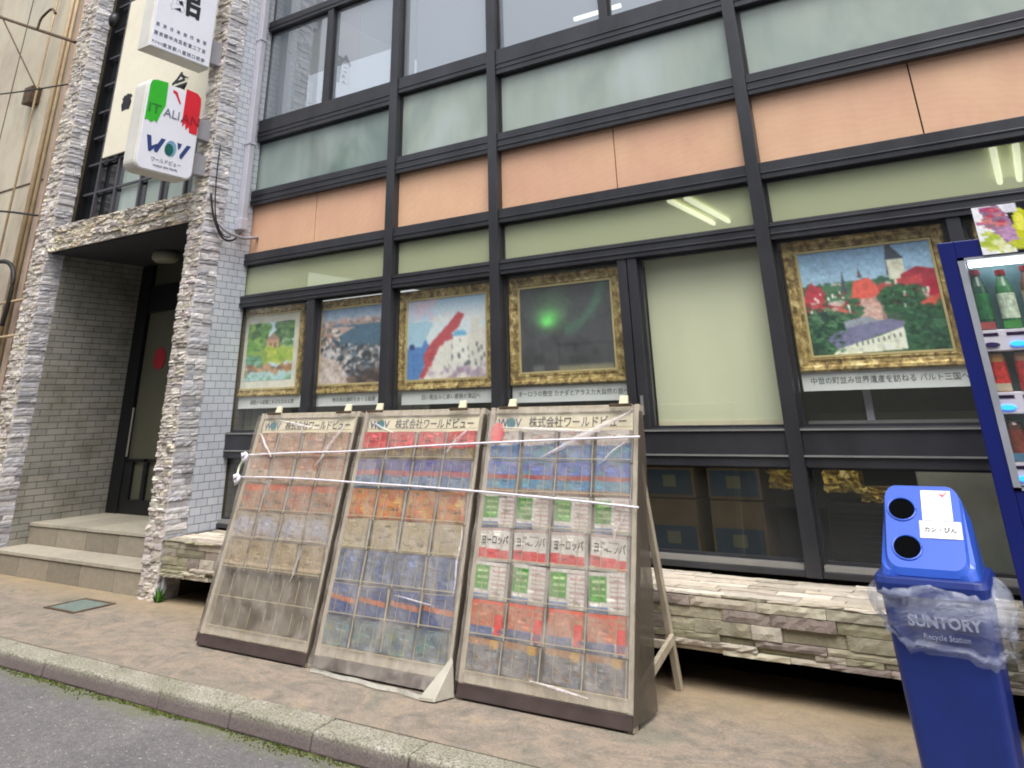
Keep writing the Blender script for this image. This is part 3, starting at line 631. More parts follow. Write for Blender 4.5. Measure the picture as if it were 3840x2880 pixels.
# ---- downpipe and cables by the right pillar
P_('wall_corner_strip', M['pipe'], -6.955, -6.93, 5.36, 5.375, 3.4, 7.2) if False else None
dp = thing('downpipe', 'pale grey square downpipe running down beside the stone pillar', 'pipe', (-6.9, 5.43, 3.4))
box('pipe', M['pipe'], dp, -6.95, -6.865, 5.40, 5.48, 3.43, 7.2, bevel=.012)
for z in (4.3, 5.6): box('collar', M['pipe'], dp, -6.955, -6.857, 5.392, 5.488, z, z + .03, bevel=.004)
box('end_box', M['pipe'], dp, -6.955, -6.855, 5.385, 5.49, 3.33, 3.46, bevel=.01)
def cable(name, label, pts, r, m, cat='cable', n=8, sub=6, group=None):
    P = [Vector(p) for p in pts]; out = []
    for i in range(len(P) - 1):
        p0, p1, p2, p3 = P[max(i - 1, 0)], P[i], P[i + 1], P[min(i + 2, len(P) - 1)]
        for k in range(sub):
            t_ = k / sub; out.append(.5 * ((2 * p1) + (-p0 + p2) * t_ + (2 * p0 - 5 * p1 + 4 * p2 - p3) * t_ ** 2 + (-p0 + 3 * p1 - 3 * p2 + p3) * t_ ** 3))
    out.append(P[-1]); b = MB(); b.tube(out, r, n); return tag(b.build(name, m, None, loc=tuple(P[0]), smooth=True), label, cat, group)
cable('cable', 'black cable sagging down the stone pillar below the rounded sign', [(-6.92, 5.02, 3.66), (-6.90, 5.06, 3.45), (-6.88, 5.12, 3.30), (-6.88, 5.22, 3.20), (-6.88, 5.34, 3.21), (-6.88, 5.42, 3.30)], .011, M['cable'])
cable('cable', 'grey conduit curling from the pillar across to the orange panel', [(-6.90, 5.14, 3.36), (-6.86, 5.20, 3.29), (-6.84, 5.30, 3.25), (-6.84, 5.45, 3.24), (-6.84, 5.60, 3.27), (-6.86, 5.63, 3.27)], .016, M['grey_side'])
cable('cable', 'thin black cable clipped up the pillar beside the pale downpipe', [(-6.905, 5.05, 4.2), (-6.90, 5.05, 3.8), (-6.89, 5.09, 3.42), (-6.88, 5.2, 3.24), (-6.88, 5.3, 3.235)], .007, M['cable'])

# ---- neighbouring building
N = thing('neighbouring_building', 'stained cream wall with tan pipes left of the stone pillar', 'building', (-12, 5.3, 0))
box('wall', M['neigh'], N, -22, -10.9, 5.30, 9, 0, 12)
box('corner_wall', flat('pinkish_brown_wall', (176, 150, 136), .8, 0, .2, 2, (2, 1, .4)), N, -10.9, -10.33, 5.22, 9, 0, 12)
for x in (-12.66, -15.2): box('wall_seam', M['rust'], N, x - .008, x + .008, 5.292, 5.30, 0, 12)
box('wall_seam', M['rust'], N, -13.5, -10.9, 5.29, 5.30, 4.58, 4.60)
for x, r, z0 in ((-11.12, .035, 0), (-10.98, .028, 0), (-10.74, .018, 0), (-11.62, .016, 0)):
    b = MB(); b.tube([(x, 5.2, z0), (x, 5.2, 12)], r, 10); o = b.build('wall_pipe', M['tan_pipe'], N, smooth=True)
for z in (2.46, 2.89): b = MB(); b.tube([(-11.2, 5.12, z), (-10.5, 5.1, z)], .018, 8); b.build('pipe_clamp', M['tan_pipe'], N, smooth=True)
b = MB(); b.box(-11.9, -11.68, 5.15, 5.3, 5.86, 6.12); b.build('junction_box', M['rust'], N)
cable('bracket_rod', 'upper rusty bracket rod with a hook crossing the cream wall', [(-13.3, 5.0, 7.75), (-12.0, 5.0, 7.15), (-10.38, 5.0, 6.41)], .024, M['rust'], 'rod')
cable('hook', 'small brown curved hook standing on the rusty rod', [(-11.55, 4.98, 6.95), (-11.5, 4.98, 7.12), (-11.25, 4.98, 7.2), (-11.1, 4.98, 7.08)], .02, M['rust'], 'hook')
cable('wire', 'dark wire running from the wall box to the stone pillar', [(-13, 5.0, 6.2), (-11.6, 5.0, 5.95), (-10.33, 5.0, 5.75)], .012, M['cable'])
cable('wire', 'thin diagonal stay wire on the cream wall', [(-12.95, 5.0, 7.62), (-11.2, 5.0, 5.89)], .011, M['rust'])
cable('wire', 'straight black wire low on the cream wall above the loop', [(-13, 5.05, 4.36), (-11.65, 5.05, 4.18), (-10.5, 5.05, 3.95)], .014, M['cable'])
cable('cable', 'thick black cable looping beside the tan pipes', [(-12.2, 5.08, 3.4), (-11.6, 5.08, 3.45), (-11.1, 5.08, 3.42), (-10.86, 5.08, 3.25), (-10.82, 5.08, 2.95), (-10.9, 5.1, 2.6)], .028, M['cable'])

# ---- building across the alley (behind the viewpoint, mirrored in the glass)
O = thing('opposite_building', 'pale grey building across the alley seen only mirrored in the upper windows', 'building', (-4, -2.4, 0))
box('wall', M['opp'], O, -30, 14, -6, -2.4, -.09, 6.2)
for k in range(9):
    for z in (1.0, 4.2):
        x = -22 + k * 3.6; fw = box('window', M['metal'], O, x, x + 1.7, -2.41, -2.38, z, z + 1.6); box('pane', M['frost_a'], fw, x + .06, x + 1.64, -2.38, -2.37, z + .06, z + 1.54)

# ================================================================== framed pictures behind the glass
def gframe(mb, x0, x1, z0, z1, w_, y):
    """carved moulding: swept profile, mitred"""
    prof = [(0, 0), (0, -.022), (.12, -.034), (.30, -.030), (.42, -.020), (.62, -.016), (.78, -.020), (.86, -.012), (1.0, -.006), (1.0, 0)]
    ring = lambda f, dy: [(x0 + w_ * f, y + dy, z0 + w_ * f), (x1 - w_ * f, y + dy, z0 + w_ * f), (x1 - w_ * f, y + dy, z1 - w_ * f), (x0 + w_ * f, y + dy, z1 - w_ * f)]
    R = []
    for f, dy in prof:
        q = ring(f, dy); pts = []
        for k in range(4):
            a, b = Vector(q[k]), Vector(q[(k + 1) % 4])
            for j in range(24):
                p = a.lerp(b, j / 24)
                if 0 < f < .8: p += Vector((0, -random.uniform(-.001, .004), 0))
                pts.append(p)
        R.append(pts)
    mb.loft(R, cap0=False, cap1=False)
YP = 5.705
def liven(cv, k=1.14):
    p = np.pad(cv.a, ((1, 1), (1, 1), (0, 0)), mode='edge')      # soft print: light 3x3 blur
    cv.a = (p[1:-1, 1:-1] * 4 + p[:-2, 1:-1] * 2 + p[2:, 1:-1] * 2 + p[1:-1, :-2] * 2 + p[1:-1, 2:] * 2 + p[:-2, :-2] + p[:-2, 2:] + p[2:, :-2] + p[2:, 2:]) / 16
    g = cv.a.mean(2, keepdims=True); cv.a = (g + (cv.a - g) * .92) * k + 6; return cv
def poster(label, x0, x1, z0, z1, cv, fw=.095, mat_w=0, cap=None, capz=(1.54, 1.65), capx=None, cslab='', tsize=.05):
    t_ = thing('framed_picture', label, 'picture', ((x0 + x1) / 2, YP, z0), 'framed travel pictures in the ground floor windows')
    b = MB(); gframe(b, x0, x1, z0, z1, fw, YP); b.build('frame', M['gold'], t_)
    i0, i1, j0, j1 = x0 + fw, x1 - fw, z0 + fw, z1 - fw
    b = MB()
    for a in ((i0 - .012, i1 + .012, j0 - .012, j0 + .003), (i0 - .012, i1 + .012, j1 - .003, j1 + .012), (i0 - .012, i0 + .003, j0 + .003, j1 - .003), (i1 - .003, i1 + .012, j0 + .003, j1 - .003)): b.box(a[0], a[1], YP - .016, YP - .006, a[2], a[3])
    b.build('inner_fillet', M['fillet'], t_)
    if mat_w:
        b = MB(); b.box(i0, i1, YP - .004, YP - .001, j0, j1); b.build('mount', flat('off_white_mount', (232, 230, 214), .7), t_)
        i0 += mat_w; i1 -= mat_w; j0 += mat_w; j1 -= mat_w
    liven(cv); b = MB(); picture(b, cv, (i0, YP - .006, j0), (1, 0, 0), (0, 0, 1), i1 - i0, j1 - j0); b.build('print', M['pic'], t_)
    c0, c1 = capx or (x0, x1)
    c_ = thing('caption_strip', cslab, 'caption strip', ((c0 + c1) / 2, YP - .002, capz[0]), 'white caption strips under the pictures')
    box('paper', flat('caption_paper', (236, 240, 238), .6, 0, .05, 3), c_, c0, c1, YP - .004, YP - .001, capz[0], capz[1])
    text('lettering', cap, tsize, M['ink_grey'], c_, ((c0 + c1) / 2 + .02, YP - .0045, sum(capz) / 2), (1, 0, 0), (0, 0, 1), bold=.004)
# 1 garden watercolour
c1 = Cv(80, 72, (170, 196, 208)); c1.grad(0, .35, (176, 206, 224), (196, 214, 210))
c1.blotch(.0, .02, .42, .55, [(60, 110, 40), (96, 148, 50), (40, 84, 36), (134, 172, 70), (80, 130, 60)], 120, (.03, .09)); c1.blotch(.65, .0, 1, .45, [(60, 110, 60), (40, 84, 50), (110, 150, 80), (86, 120, 60)], 70, (.03, .08))
c1.rect(.42, .30, .70, .52, (176, 140, 104)); c1.poly([(.4, .32), (.56, .2), (.72, .32)], (150, 118, 96)); c1.rect(.5, .38, .54, .5, (110, 84, 66)); c1.rect(.6, .38, .64, .5, (110, 84, 66))
c1.blotch(.3, .5, 1, .68, [(150, 178, 60), (190, 198, 90), (120, 150, 50), (168, 180, 60)], 90, (.03, .08)); c1.blotch(0, .62, .35, .8, [(90, 150, 120), (120, 170, 150), (70, 120, 80)], 40, (.03, .07))
c1.blotch(0, .76, 1, .9, [(150, 110, 70), (120, 84, 60), (190, 150, 110), (90, 90, 84)], 80, (.02, .06)); c1.blotch(0, .88, 1, 1, [(150, 190, 190), (110, 160, 130), (170, 196, 200)], 60, (.02, .06)); c1.noise(7)
poster('green garden watercolour in a white mount and gilt frame, leftmost picture', -7.075, -6.08, 1.655, 2.52, c1, .075, .075, '緑豊かな庭園と水辺を訪ねる旅', (1.545, 1.652), (-7.0, -6.0), 'white caption strip under the green garden picture', .045)
# 2 harbour
c2 = Cv(84, 78, (90, 120, 150)); c2.grad(0, .2, (108, 140, 176), (160, 170, 184)); c2.blotch(0, .17, 1, .26, [(196, 160, 148), (180, 140, 130), (210, 190, 176), (150, 120, 112)], 90, (.012, .03))
c2.grad(.25, .6, (70, 104, 128), (66, 92, 112)); c2.poly([(0, .24), (.55, .27), (.2, .42), (0, .62)], (176, 150, 140)); c2.blotch(0, .28, .32, .6, [(40, 48, 56), (200, 190, 184), (96, 86, 84), (150, 120, 110), (226, 220, 216)], 130, (.01, .028))
c2.blotch(.1, .5, 1, .9, [(30, 36, 44), (206, 206, 206), (96, 100, 106), (60, 80, 96)], 260, (.008, .02), .8); c2.blotch(.15, .55, 1, .85, [(54, 62, 68), (110, 108, 110), (170, 164, 164), (74, 88, 100), (196, 190, 188), (40, 46, 50)], 190, (.015, .05)); c2.poly([(0, .6), (.3, .72), (.55, 1), (0, 1)], (180, 164, 156)); c2.blotch(.0, .7, .45, 1, [(190, 176, 170), (150, 130, 124), (206, 196, 190)], 70, (.01, .03))
c2.blotch(.5, .84, 1, 1, [(84, 70, 66), (110, 90, 80), (60, 50, 50)], 50, (.03, .06)); c2.tex(.04, (40, 14)); c2.noise(6)
poster('harbour scene of dark water and rocks in a gilt frame, second from the left', -5.93, -4.93, 1.65, 2.512, c2, .085, 0, '地中海の港町をめぐる船旅', (1.545, 1.645), (-5.87, -4.93), 'white caption strip under the harbour picture', .045)
# 3 red roofs by the sea
c3 = Cv(90, 76, (196, 208, 214)); c3.grad(0, .3, (150, 186, 214), (206, 206, 206)); c3.blotch(0, .0, .35, .25, [(206, 170, 190), (190, 190, 210), (160, 196, 220)], 30, (.05, .1), .4)
c3.poly([(0, .5), (.22, .45), (.3, .62), (.18, 1), (0, 1)], (74, 120, 180)); c3.grad(.0, .0001, (0, 0, 0), (0, 0, 0)); c3.poly([(0, .28), (.35, .3), (.2, .6), (0, .62)], (150, 186, 206)); c3.ell(.07, .6, .035, .035, (40, 60, 110))
c3.poly([(.66, .20), (.74, .24), (.66, .40), (.58, .46), (.60, .54), (.50, .55), (.42, .66), (.36, .74), (.32, .86), (.22, 1), (.17, .98), (.24, .84), (.22, .72), (.30, .58), (.42, .46), (.52, .36)], (176, 70, 78)); c3.blotch(.24, .6, .36, .8, [(196, 84, 84), (150, 60, 74)], 14, (.01, .03), .6)
c3.poly([(.42, .62), (.62, .52), (1, .4), (1, 1), (.24, 1), (.36, .78)], (206, 204, 196)); c3.ell(.68, .5, .09, .07, (96, 164, 202)); c3.rect(.6, .5, .78, .8, (214, 214, 206)); c3.rect(.82, .3, .92, .9, (200, 198, 188))
for _ in range(26): x_, y_ = rng.uniform(.45, .98), rng.uniform(.5, .9); c3.rect(x_, y_, x_ + .018, y_ + .05, (96, 100, 110))
c3.blotch(.3, .85, 1, 1, [(170, 150, 170), (196, 190, 190), (150, 130, 150), (210, 206, 200)], 70, (.02, .05)); c3.blotch(.12, .3, .8, 1, [(206, 90, 84), (150, 50, 60)], 0); c3.noise(6)
poster('pale seaside painting with a red roofed ridge in a gilt frame', -4.835, -3.79, 1.648, 2.505, c3, .088, 0, '白い街並みと赤い屋根の海辺へ', (1.535, 1.643), (-4.80, -3.76), 'white caption strip under the red roofed seaside picture', .045)
# 4 green northern light
c4 = Cv(72, 60, (66, 68, 72)); c4.a += 0
for (x_, y_, s_, k_) in ((.33, .40, .13, 120), (.30, .44, .06, 60), (.36, .2, .2, 26)): c4.a += np.exp(-(((c4.X - x_) / s_) ** 2 + ((c4.Y - y_) / (s_ * .9)) ** 2))[..., None] * np.array((.28, 1, .25)) * k_
dd_ = np.abs(np.hypot((c4.X - .33) * 1.15, (c4.Y + .1)) - .68); c4.a += (np.exp(-(dd_ / .06) ** 2) * (c4.X > .5))[..., None] * np.array((.1, .7, .3)) * 46
c4.tex(.04, (30, 10)); c4.blotch(0, .68, 1, 1, [(54, 56, 60), (70, 70, 74), (48, 50, 52)], 60, (.03, .1), .5); c4.rect(.14, .93, .26, 1, (90, 92, 92)); c4.rect(.42, .95, .98, 1, (120, 118, 96)); c4.noise(4)
poster('dark night sky picture with a glowing green light in a gilt frame', -3.635, -2.585, 1.65, 2.512, c4, .10, 0, 'オーロラの夜空 カナダとアラスカ大自然の旅へ', (1.525, 1.645), (-3.63, -2.585), 'white caption strip under the dark picture with the green light', .046)
# 5 old town
c5 = Cv(168, 138, (130, 168, 200)); c5.grad(0, .36, (128, 166, 202), (156, 190, 214))
c5.blotch(0, .33, 1, .42, [(60, 110, 84), (80, 124, 96), (54, 96, 72)], 120, (.015, .035)); c5.rect(.0, .38, 1, 1, (60, 84, 66))
c5.blotch(.0, .36, 1, .62, [(178, 60, 66), (196, 74, 70), (150, 40, 56), (206, 190, 178), (188, 176, 160), (60, 110, 70), (208, 92, 80)], 170, (.015, .045))
c5.blotch(.18, .36, .42, .48, [(56, 104, 74), (70, 118, 84)], 60, (.015, .035)); c5.poly([(.02, .40), (.08, .30), (.14, .40), (.16, .50), (.0, .50)], (184, 56, 70)); c5.poly([(.12, .38), (.145, .33), (.17, .46)], (176, 60, 70))
c5.poly([(.30, .42), (.33, .22), (.345, .42)], (70, 80, 92)); c5.poly([(.44, .30), (.455, .20), (.475, .30)], (96, 84, 92)); c5.poly([(.40, .33), (.52, .30), (.62, .50), (.36, .52)], (222, 92, 78)); c5.rect(.41, .50, .59, .74, (190, 150, 138)); c5.blotch(.41, .5, .59, .74, [(170, 128, 120), (206, 176, 160)], 40, (.01, .02))
c5.rect(.57, .50, .60, .72, (150, 120, 116)); c5.poly([(.66, .30), (.68, .02), (.72, .0), (.75, .12), (.76, .30)], (66, 74, 84)); c5.rect(.67, .14, .79, .34, (214, 214, 190)); c5.poly([(.665, .15), (.70, .0), (.76, .08), (.80, .15)], (70, 78, 92)); c5.rect(.70, .34, .76, .44, (216, 214, 200))
c5.poly([(.76, .30), (.88, .24), (1, .28), (1, .44), (.74, .44)], (160, 44, 60)); c5.poly([(.72, .34), (.9, .32), (.9, .40), (.72, .42)], (190, 64, 70)); c5.blotch(.85, .42, .95, .50, [(220, 214, 206), (96, 90, 90)], 12, (.01, .02)); c5.rect(.92, .38, 1, .52, (168, 26, 52)); c5.poly([(.70, .70), (.74, .62), (1, .50), (1, .60), (.84, .62), (.72, .78)], (206, 82, 66))
c5.blotch(.60, .44, .84, .62, [(40, 88, 56), (54, 104, 64), (34, 76, 52)], 80, (.02, .05)); c5.blotch(.72, .60, 1, 1, [(38, 80, 56), (50, 96, 62), (30, 66, 48), (62, 110, 76)], 170, (.02, .05)); c5.blotch(.0, .58, .3, 1, [(40, 76, 60), (54, 94, 66), (30, 60, 52), (84, 130, 90)], 130, (.02, .05)); c5.blotch(.32, .5, .42, .66, [(44, 86, 60), (60, 104, 70)], 30, (.015, .03))
c5.poly([(.28, .70), (.45, .66), (.55, .72), (.40, .80), (.28, .80)], (140, 148, 160)); c5.poly([(.12, .84), (.30, .76), (.50, .72), (.62, .70), (.72, .74), (.70, .78), (.52, .84), (.20, .96)], (112, 112, 146)); c5.poly([(.20, .95), (.52, .85), (.70, .78), (.70, .98), (.30, 1), (.16, 1)], (212, 216, 196))
for x_ in np.linspace(.34, .66, 9): c5.rect(x_, .90 - (x_ - .34) * .2, x_ + .012, .935 - (x_ - .34) * .2, (90, 98, 90))
for _ in range(46):     # gables, chimneys and lit walls among the roofs
    x_, y_ = rng.uniform(0, .98), rng.uniform(.38, .60)
    if .40 < x_ < .62 and y_ > .3: continue
    if rng.random() < .5: c5.rect(x_, y_, x_ + rng.uniform(.008, .02), y_ + rng.uniform(.015, .04), (222, 214, 200))
    else: c5.poly([(x_, y_ + .03), (x_ + .015, y_), (x_ + .03, y_ + .03)], (150, 44, 54))
for (x0_, y0_, x1_, y1_) in ((.60, .44, .84, .60), (.74, .62, 1, 1), (0, .60, .28, 1)): c5.blotch(x0_, y0_, x1_, y1_, [(24, 52, 38), (70, 120, 78), (34, 70, 48), (20, 44, 36)], 160, (.006, .016), .55)
c5.tex(.05, (80, 30)); c5.noise(4)
poster('old town picture of red roofs and a white church tower in gilt frame', -1.335, -.30, 1.66, 2.535, c5, .100, 0, '中世の町並み世界遺産を訪ねる バルト三国へ', (1.545, 1.66), (-1.335, -.335), 'white caption strip under the old town picture', .046)
t_ = thing('framed_picture', 'gilt frame corner just visible above the blue machine behind the glass', 'picture', (.3, YP, 1.66), 'framed travel pictures in the ground floor windows')
b = MB(); gframe(b, -.15, .80, 1.66, 2.52, .1, YP); b.build('frame', M['gold'], t_); b = MB(); b.box(-.05, .7, YP - .006, YP - .003, 1.76, 2.42); b.build('print', M['wall_in'], t_)

# ---- boxes behind the low windows
def carton(label, x0, x1, z0, z1, y=5.98):
    t_ = thing('cardboard_box', label, 'box', ((x0 + x1) / 2, y, z0), 'cardboard boxes behind the low window')
    box('carton', M['cardboard'], t_, x0, x1, y, y + .3, z0, z1, bevel=.004)
    box('printed_panel', M['boxblue'], t_, x0 + .02, x1 - .02, y - .003, y, z0 + .02, z0 + (z1 - z0) * .52)
    box('emblem', M['wall_in'], t_, (x0 + x1) / 2 - .05, (x0 + x1) / 2 + .05, y - .005, y - .003, z0 + .07, z0 + (z1 - z0) * .42)
    return t_
n_ = 0
for cx, nm in ((-2.46, 'left'), (-1.98, 'right')):
    for z0, lv in ((.50, 'bottom'), (.86, 'top')):
        carton('brown carton with a dark blue print, %s of the %s stack behind the low window' % (lv, nm), cx - .19, cx + .19, z0, z0 + .35)
for k, (x0, x1, z0, z1, y) in enumerate(((-1.72, -1.50, .94, 1.07, 5.95), (-1.36, -1.13, .93, 1.08, 5.95), (-1.14, -.95, .88, .96, 5.97))):
    b = MB(); n2 = 9; P = []
    for i in range(n2):
        P.append([(x0 + (x1 - x0) * j / 11 + random.uniform(-.01, .01), y + random.uniform(-.03, .03), z0 + (z1 - z0) * i / (n2 - 1) + random.uniform(-.008, .008)) for j in range(12)])
    b.grid(P); base = [(x0, y + .12, z0), (x1, y + .12, z0), (x1, y + .12, z1), (x0, y + .12, z1)]; b.poly(base)
    b.poly([P[0][0], P[0][-1], base[1], base[0]]); b.poly([P[-1][0], P[-1][-1], base[2], base[3]])
    tag(b.build('wrapped_parcel', M['yellow'], None, loc=((x0 + x1) / 2, y, z0)), ['crumpled yellow wrapped parcel left of the thick mullion', 'crumpled yellow wrapped parcel right of the thick mullion', 'small flat yellow parcel lying on the dark crate'][k], 'parcel')
t_ = thing('crate', 'dark crate behind the low window left of the blue bin', 'crate', (-1.2, 6.05, .5)); box('crate_body', M['dark_in'], t_, -1.38, -.86, 5.99, 6.3, .50, .87, bevel=.01)
for z in np.arange(.53, .86, .035): box('slat', M['frame_blk'], t_, -1.36, -.88, 5.982, 5.99, z, z + .014)

# ================================================================== brochure racks
RW = 1.08; SL = .4 / 1.49           # width, lean per metre of height
def rk(x, h, off=0):                 # point on the leaning front plane, height h, offset outwards
    ln = math.hypot(1, SL); return Vector((x, SL * h - off / ln, h + off * SL / ln))
def slab(b, x0, x1, h0, h1, o0, o1, c=None):
    b.hexa([rk(x0, h0, o1), rk(x1, h0, o1), rk(x1, h0, o0), rk(x0, h0, o0), rk(x0, h1, o1), rk(x1, h1, o1), rk(x1, h1, o0), rk(x0, h1, o0)], c)
def make_rack(label):
    r_ = thing('brochure_rack', label, 'brochure rack', (0, 0, 0), 'leaning brochure racks on the pavement')
    h = RW / 2
    b = MB(); slab(b, -h + .03, h - .03, .10, 1.47, -.035, -.02); b.build('back_board', M['board'], r_)
    for sx in (-1, 1): b = MB(); slab(b, sx * h - sx * .034, sx * h, 0.0, 1.49, -.04, .02); b.build('frame_side', M['wood_cream'], r_, bevel=.004)
    b = MB(); slab(b, -h + .045, h - .045, 1.45, 1.49, -.04, .02); b.build('frame_top', M['wood_cream'], r_, bevel=.004)
    b = MB(); slab(b, -h + .034, h - .034, .068, .125, -.04, .018); b.build('frame_bottom', M['wood_cream'], r_, bevel=.004)
    b = MB(); slab(b, -h + .002, h - .002, .004, .068, -.06, .026); b.build('plinth', M['brown'], r_, bevel=.004)
    b = MB(); slab(b, -h + .045, h - .045, 1.345, 1.45, -.02, .006); hd = b.build('header_panel', M['header'], r_)
    up = (rk(0, 1) - rk(0, 0)).normalized()
    text('lettering', '株式会社ワールドビュー', .072, M['ink'], hd, rk(.11, 1.395, .007), (1, 0, 0), up, bold=.006, stretch=.88)
    b = MB(); cc = rk(-.375, 1.397, .008); b.poly([cc + Vector((1, 0, 0)) * .034 * math.cos(a) + up * .034 * math.sin(a) for a in [2 * math.pi * k / 18 for k in range(18)]]); b.build('globe_emblem', flat('teal_globe', (52, 130, 140), .5, bst=0), hd)
    text('logo_lettering', 'W', .075, M['blue_ink'], hd, rk(-.44, 1.395, .007), (1, 0, 0), up, bold=.01); text('logo_lettering', 'V', .075, M['blue_ink'], hd, rk(-.32, 1.395, .007), (1, 0, 0), up, bold=.01)
    for k in range(8):          # wire shelf fronts
        z = ZR[k] + .02 if k < 7 else .125
        b = MB(); b.tube([rk(-h + .045, z, .028), rk(h - .045, z, .028)], .0028, 6); b.build('shelf_wire', M['wire'], r_)
    for k in range(7):
        b = MB()
        for cxx in (-.395, -.137, .122, .380):
            for dx in (-.052, .056): b.tube([rk(cxx + dx, ZR[k + 1] + .02, .027), rk(cxx + dx, ZR[k] - .02, .027)], .0018, 5)
        b.build('pocket_wires', M['wire'], r_)
    for sx in (-1, 1):          # rear legs
        p0 = Vector((sx * (h - .06), .40, 1.30)); p1 = Vector((sx * (h - .04), .70, 0)); b = MB(); dx = .018
        b.hexa([p1 + Vector(v_) for v_ in ((-dx, -.02, 0), (dx, -.02, 0), (dx, .02, 0), (-dx, .02, 0))] + [p0 + Vector(v_) for v_ in ((-dx, -.02, 0), (dx, -.02, 0), (dx, .02, 0), (-dx, .02, 0))]); b.build('leg', M['wood_cream'], r_, bevel=.003)
    b = MB(); b.box(-h + .03, h - .03, .56, .585, .22, .26); b.build('cross_brace', M['wood_cream'], r_, bevel=.003)
    b = MB(); b.hexa([Vector((h - .035, .10, .10)), Vector((h - .01, .10, .10)), Vector((h - .01, .62, .24)), Vector((h - .035, .62, .24)), Vector((h - .035, .09, .15)), Vector((h - .01, .09, .15)), Vector((h - .01, .62, .285)), Vector((h - .035, .62, .285))]); b.build('side_brace', M['wood_cream'], r_, bevel=.003)
    return r_
ZR = [1.345, 1.17, .99, .81, .635, .45, .275, .125]      # pocket row boundaries, top first
def copy_tree(o, parent=None):
    c = o.copy(); COL.objects.link(c); c.parent = parent
    for ch in list(o.children): copy_tree(ch, c)
    return c
rack3 = make_rack('right rack, its A-frame legs showing, with blue, green and red brochures')
rack2 = copy_tree(rack3); rack2['label'] = 'middle rack with red, navy and orange brochure rows and a flared cover'
rack1 = copy_tree(rack3); rack1['label'] = 'left rack with faded brown brochures and two empty bottom rows'
RX = {3: -2.61, 2: -3.74, 1: -4.875}; RY = 4.295
for k, r_ in ((3, rack3), (2, rack2), (1, rack1)): r_.location = (RX[k], RY, 0)
